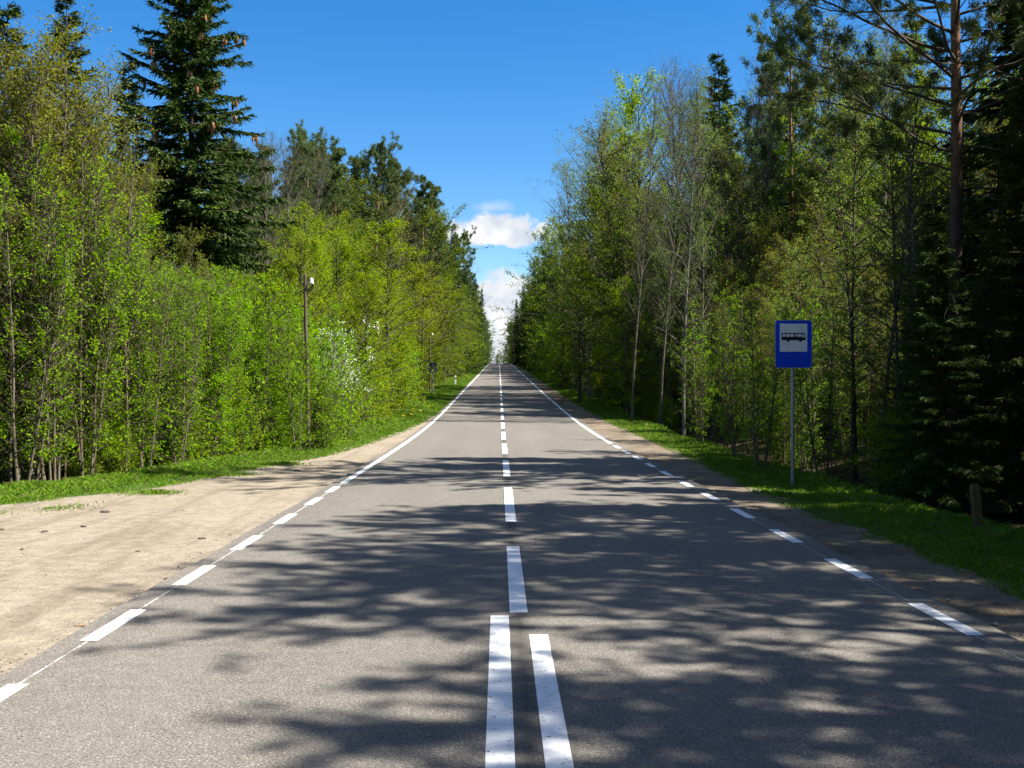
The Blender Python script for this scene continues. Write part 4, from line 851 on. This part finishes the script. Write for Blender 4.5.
# ------------------------------------------------------------------ posts and poles
def delineator(X, Y, label):
    root = link('delineator_post', None, None, (X, Y, gz(X, Y))); tag(root, label, 'post', 'white delineator posts on the left verge')
    b = MB(); b.box((0, 0, 0.36), (0.13, 0.10, 0.82)); b.box((0, 0, 0.82), (0.13, 0.10, 0.10), taper=0.7); part('post_body', b, [M['postwhite']], root)
    b = MB(); b.box((0, 0, 0.62), (0.136, 0.106, 0.12)); part('black_band', b, [M['black']], root)
    b = MB(); b.box((0, -0.056, 0.62), (0.05, 0.006, 0.09)); part('reflector', b, [M['red']], root)
delineator(at(455.5, 92), 92, 'white delineator post on the left verge, nearest of three')
delineator(at(477.5, 186), 186, 'white delineator post on the left verge, middle of three')
delineator(at(484, 262), 262, 'white delineator post on the left verge, farthest of three')
def utility_pole(X, Y, H, mat, label, lean=0.0, r=0.085):
    root = link('utility_pole', None, None, (X, Y, gz(X, Y))); root.rotation_euler = (0, lean, 0); tag(root, label, 'pole', 'old timber utility poles')
    b = MB(); b.tubes(np.array([[0, 0, -0.3], [0.01, 0, H * 0.4], [-0.01, 0, H * 0.75], [0, 0, H]]), np.array([r, r * 0.92, r * 0.8, r * 0.74]), 10); b.tubes(np.array([[0, 0, H - 0.001], [0, 0, H + 0.05]]), np.array([r * 0.74, 0.01]), 10); part('timber_shaft', b, [mat], root, True)
    b = MB(); b.tubes(np.array([[0.04, -0.02, H - 0.42], [0.13, -0.02, H - 0.42], [0.17, -0.02, H - 0.36], [0.17, -0.02, H - 0.2]]), np.full(4, 0.011), 6); part('hook', b, [M['black']], root, True)
    b = MB(); zz = np.array([0, 0.02, 0.05, 0.06, 0.10, 0.12, 0.15, 0.16]) + H - 0.24; b.tubes(np.stack([np.full(8, 0.17), np.full(8, -0.02), zz], -1), np.array([0.05, 0.062, 0.058, 0.045, 0.05, 0.044, 0.03, 0.006]), 10); part('insulator', b, [M['porcelain']], root, True)
utility_pole(at(309, 26.6), 26.6, 4.55, M['oldwood'], 'pale weathered timber pole with white insulator beside the lay-by grass', -0.02, 0.056)
utility_pole(at(430, 72), 72, 4.4, M['oldwood'], 'timber pole half hidden in leaves behind the far sign')
utility_pole(at(452, 122), 122, 4.3, M['tarwood'], 'dark timber pole with white insulator beside the nearest delineator', 0, 0.11)
utility_pole(at(471.5, 172), 172, 4.2, M['tarwood'], 'dark timber pole farthest along the left verge', 0, 0.11)
Xp = at(981, 12.4)
root = link('marker_post', None, None, (Xp, 12.4, gz(Xp, 12.4))); root.rotation_euler = (0, R(-5), 0); root.scale = (0.92, 0.92, 0.86); tag(root, 'short leaning ochre wooden post in the dark grass at the right', 'post')
b = MB(); b.box((0, 0, 0.20), (0.10, 0.10, 0.80)); part('post_shaft', b, [M['ochre']], root)
b = MB(); b.box((0, 0, 0.635), (0.10, 0.10, 0.07), taper=0.75); part('post_cap', b, [M['ochre']], root)

# bits of bark and a dry twig lying on the lay-by
bm_ = MB(); rgc = np.random.default_rng(12); a = np.arange(9) * 2 * math.pi / 9
for zz, k in ((0.0, 1.0), (0.012, 0.9), (0.02, 0.5)): bm_.V.append(np.stack([np.cos(a) * 0.055 * k * rgc.uniform(.7, 1.2, 9), np.sin(a) * 0.032 * k * rgc.uniform(.7, 1.2, 9), np.full(9, zz) + rgc.uniform(-.003, .003, 9)], -1))
bm_.n = 27; q = [[r * 9 + i, r * 9 + (i + 1) % 9, r * 9 + 9 + (i + 1) % 9, r * 9 + 9 + i] for r in (0, 1) for i in range(9)]
bm_.Q.append(np.array(q)); bm_.QM.append(np.zeros(len(q), int)); bm_.add([[0, 0, 0.021]]); bm_.T.append(np.array([[18 + i, 18 + (i + 1) % 9, 27] for i in range(9)])); bm_.TM.append(np.zeros(9, int))
cm_ = bm_.mesh('bark_chip', [M['bark']], False)
for i, (px, py, k) in enumerate(((107, 510, 1.3), (47, 529, 1.0), (86, 524, .9), (3, 527, 1.0), (25, 546, .7), (203, 536, .9), (167, 575, .6), (298, 470, 1.4), (140, 548, .6))):
    Y = EYE * F / (py - VY); X = at(px, Y); o = link('bark_chip', cm_, None, (X, Y, gz(X, Y) - 0.002)); o.scale = (k, k, k); o.rotation_euler = (0, 0, i * 1.3)
    tag(o, 'small dark bark chip lying on the pale gravel lay-by', 'bark chip', 'bark chips on the lay-by')
Y = EYE * F / (622 - VY); X = at(92, Y); tw = MB(); tw.tubes(np.array([[-0.12, 0.02, 0.008], [-0.04, 0, 0.012], [0.05, 0.015, 0.009], [0.12, -0.01, 0.006]]), np.array([0.003, 0.005, 0.005, 0.002]), 6)
o = link('dry_twig', tw.mesh('dry_twig', [M['cone']]), None, (X, Y, gz(X, Y))); tag(o, 'single rusty brown twig lying on the lay-by near the road edge', 'twig')
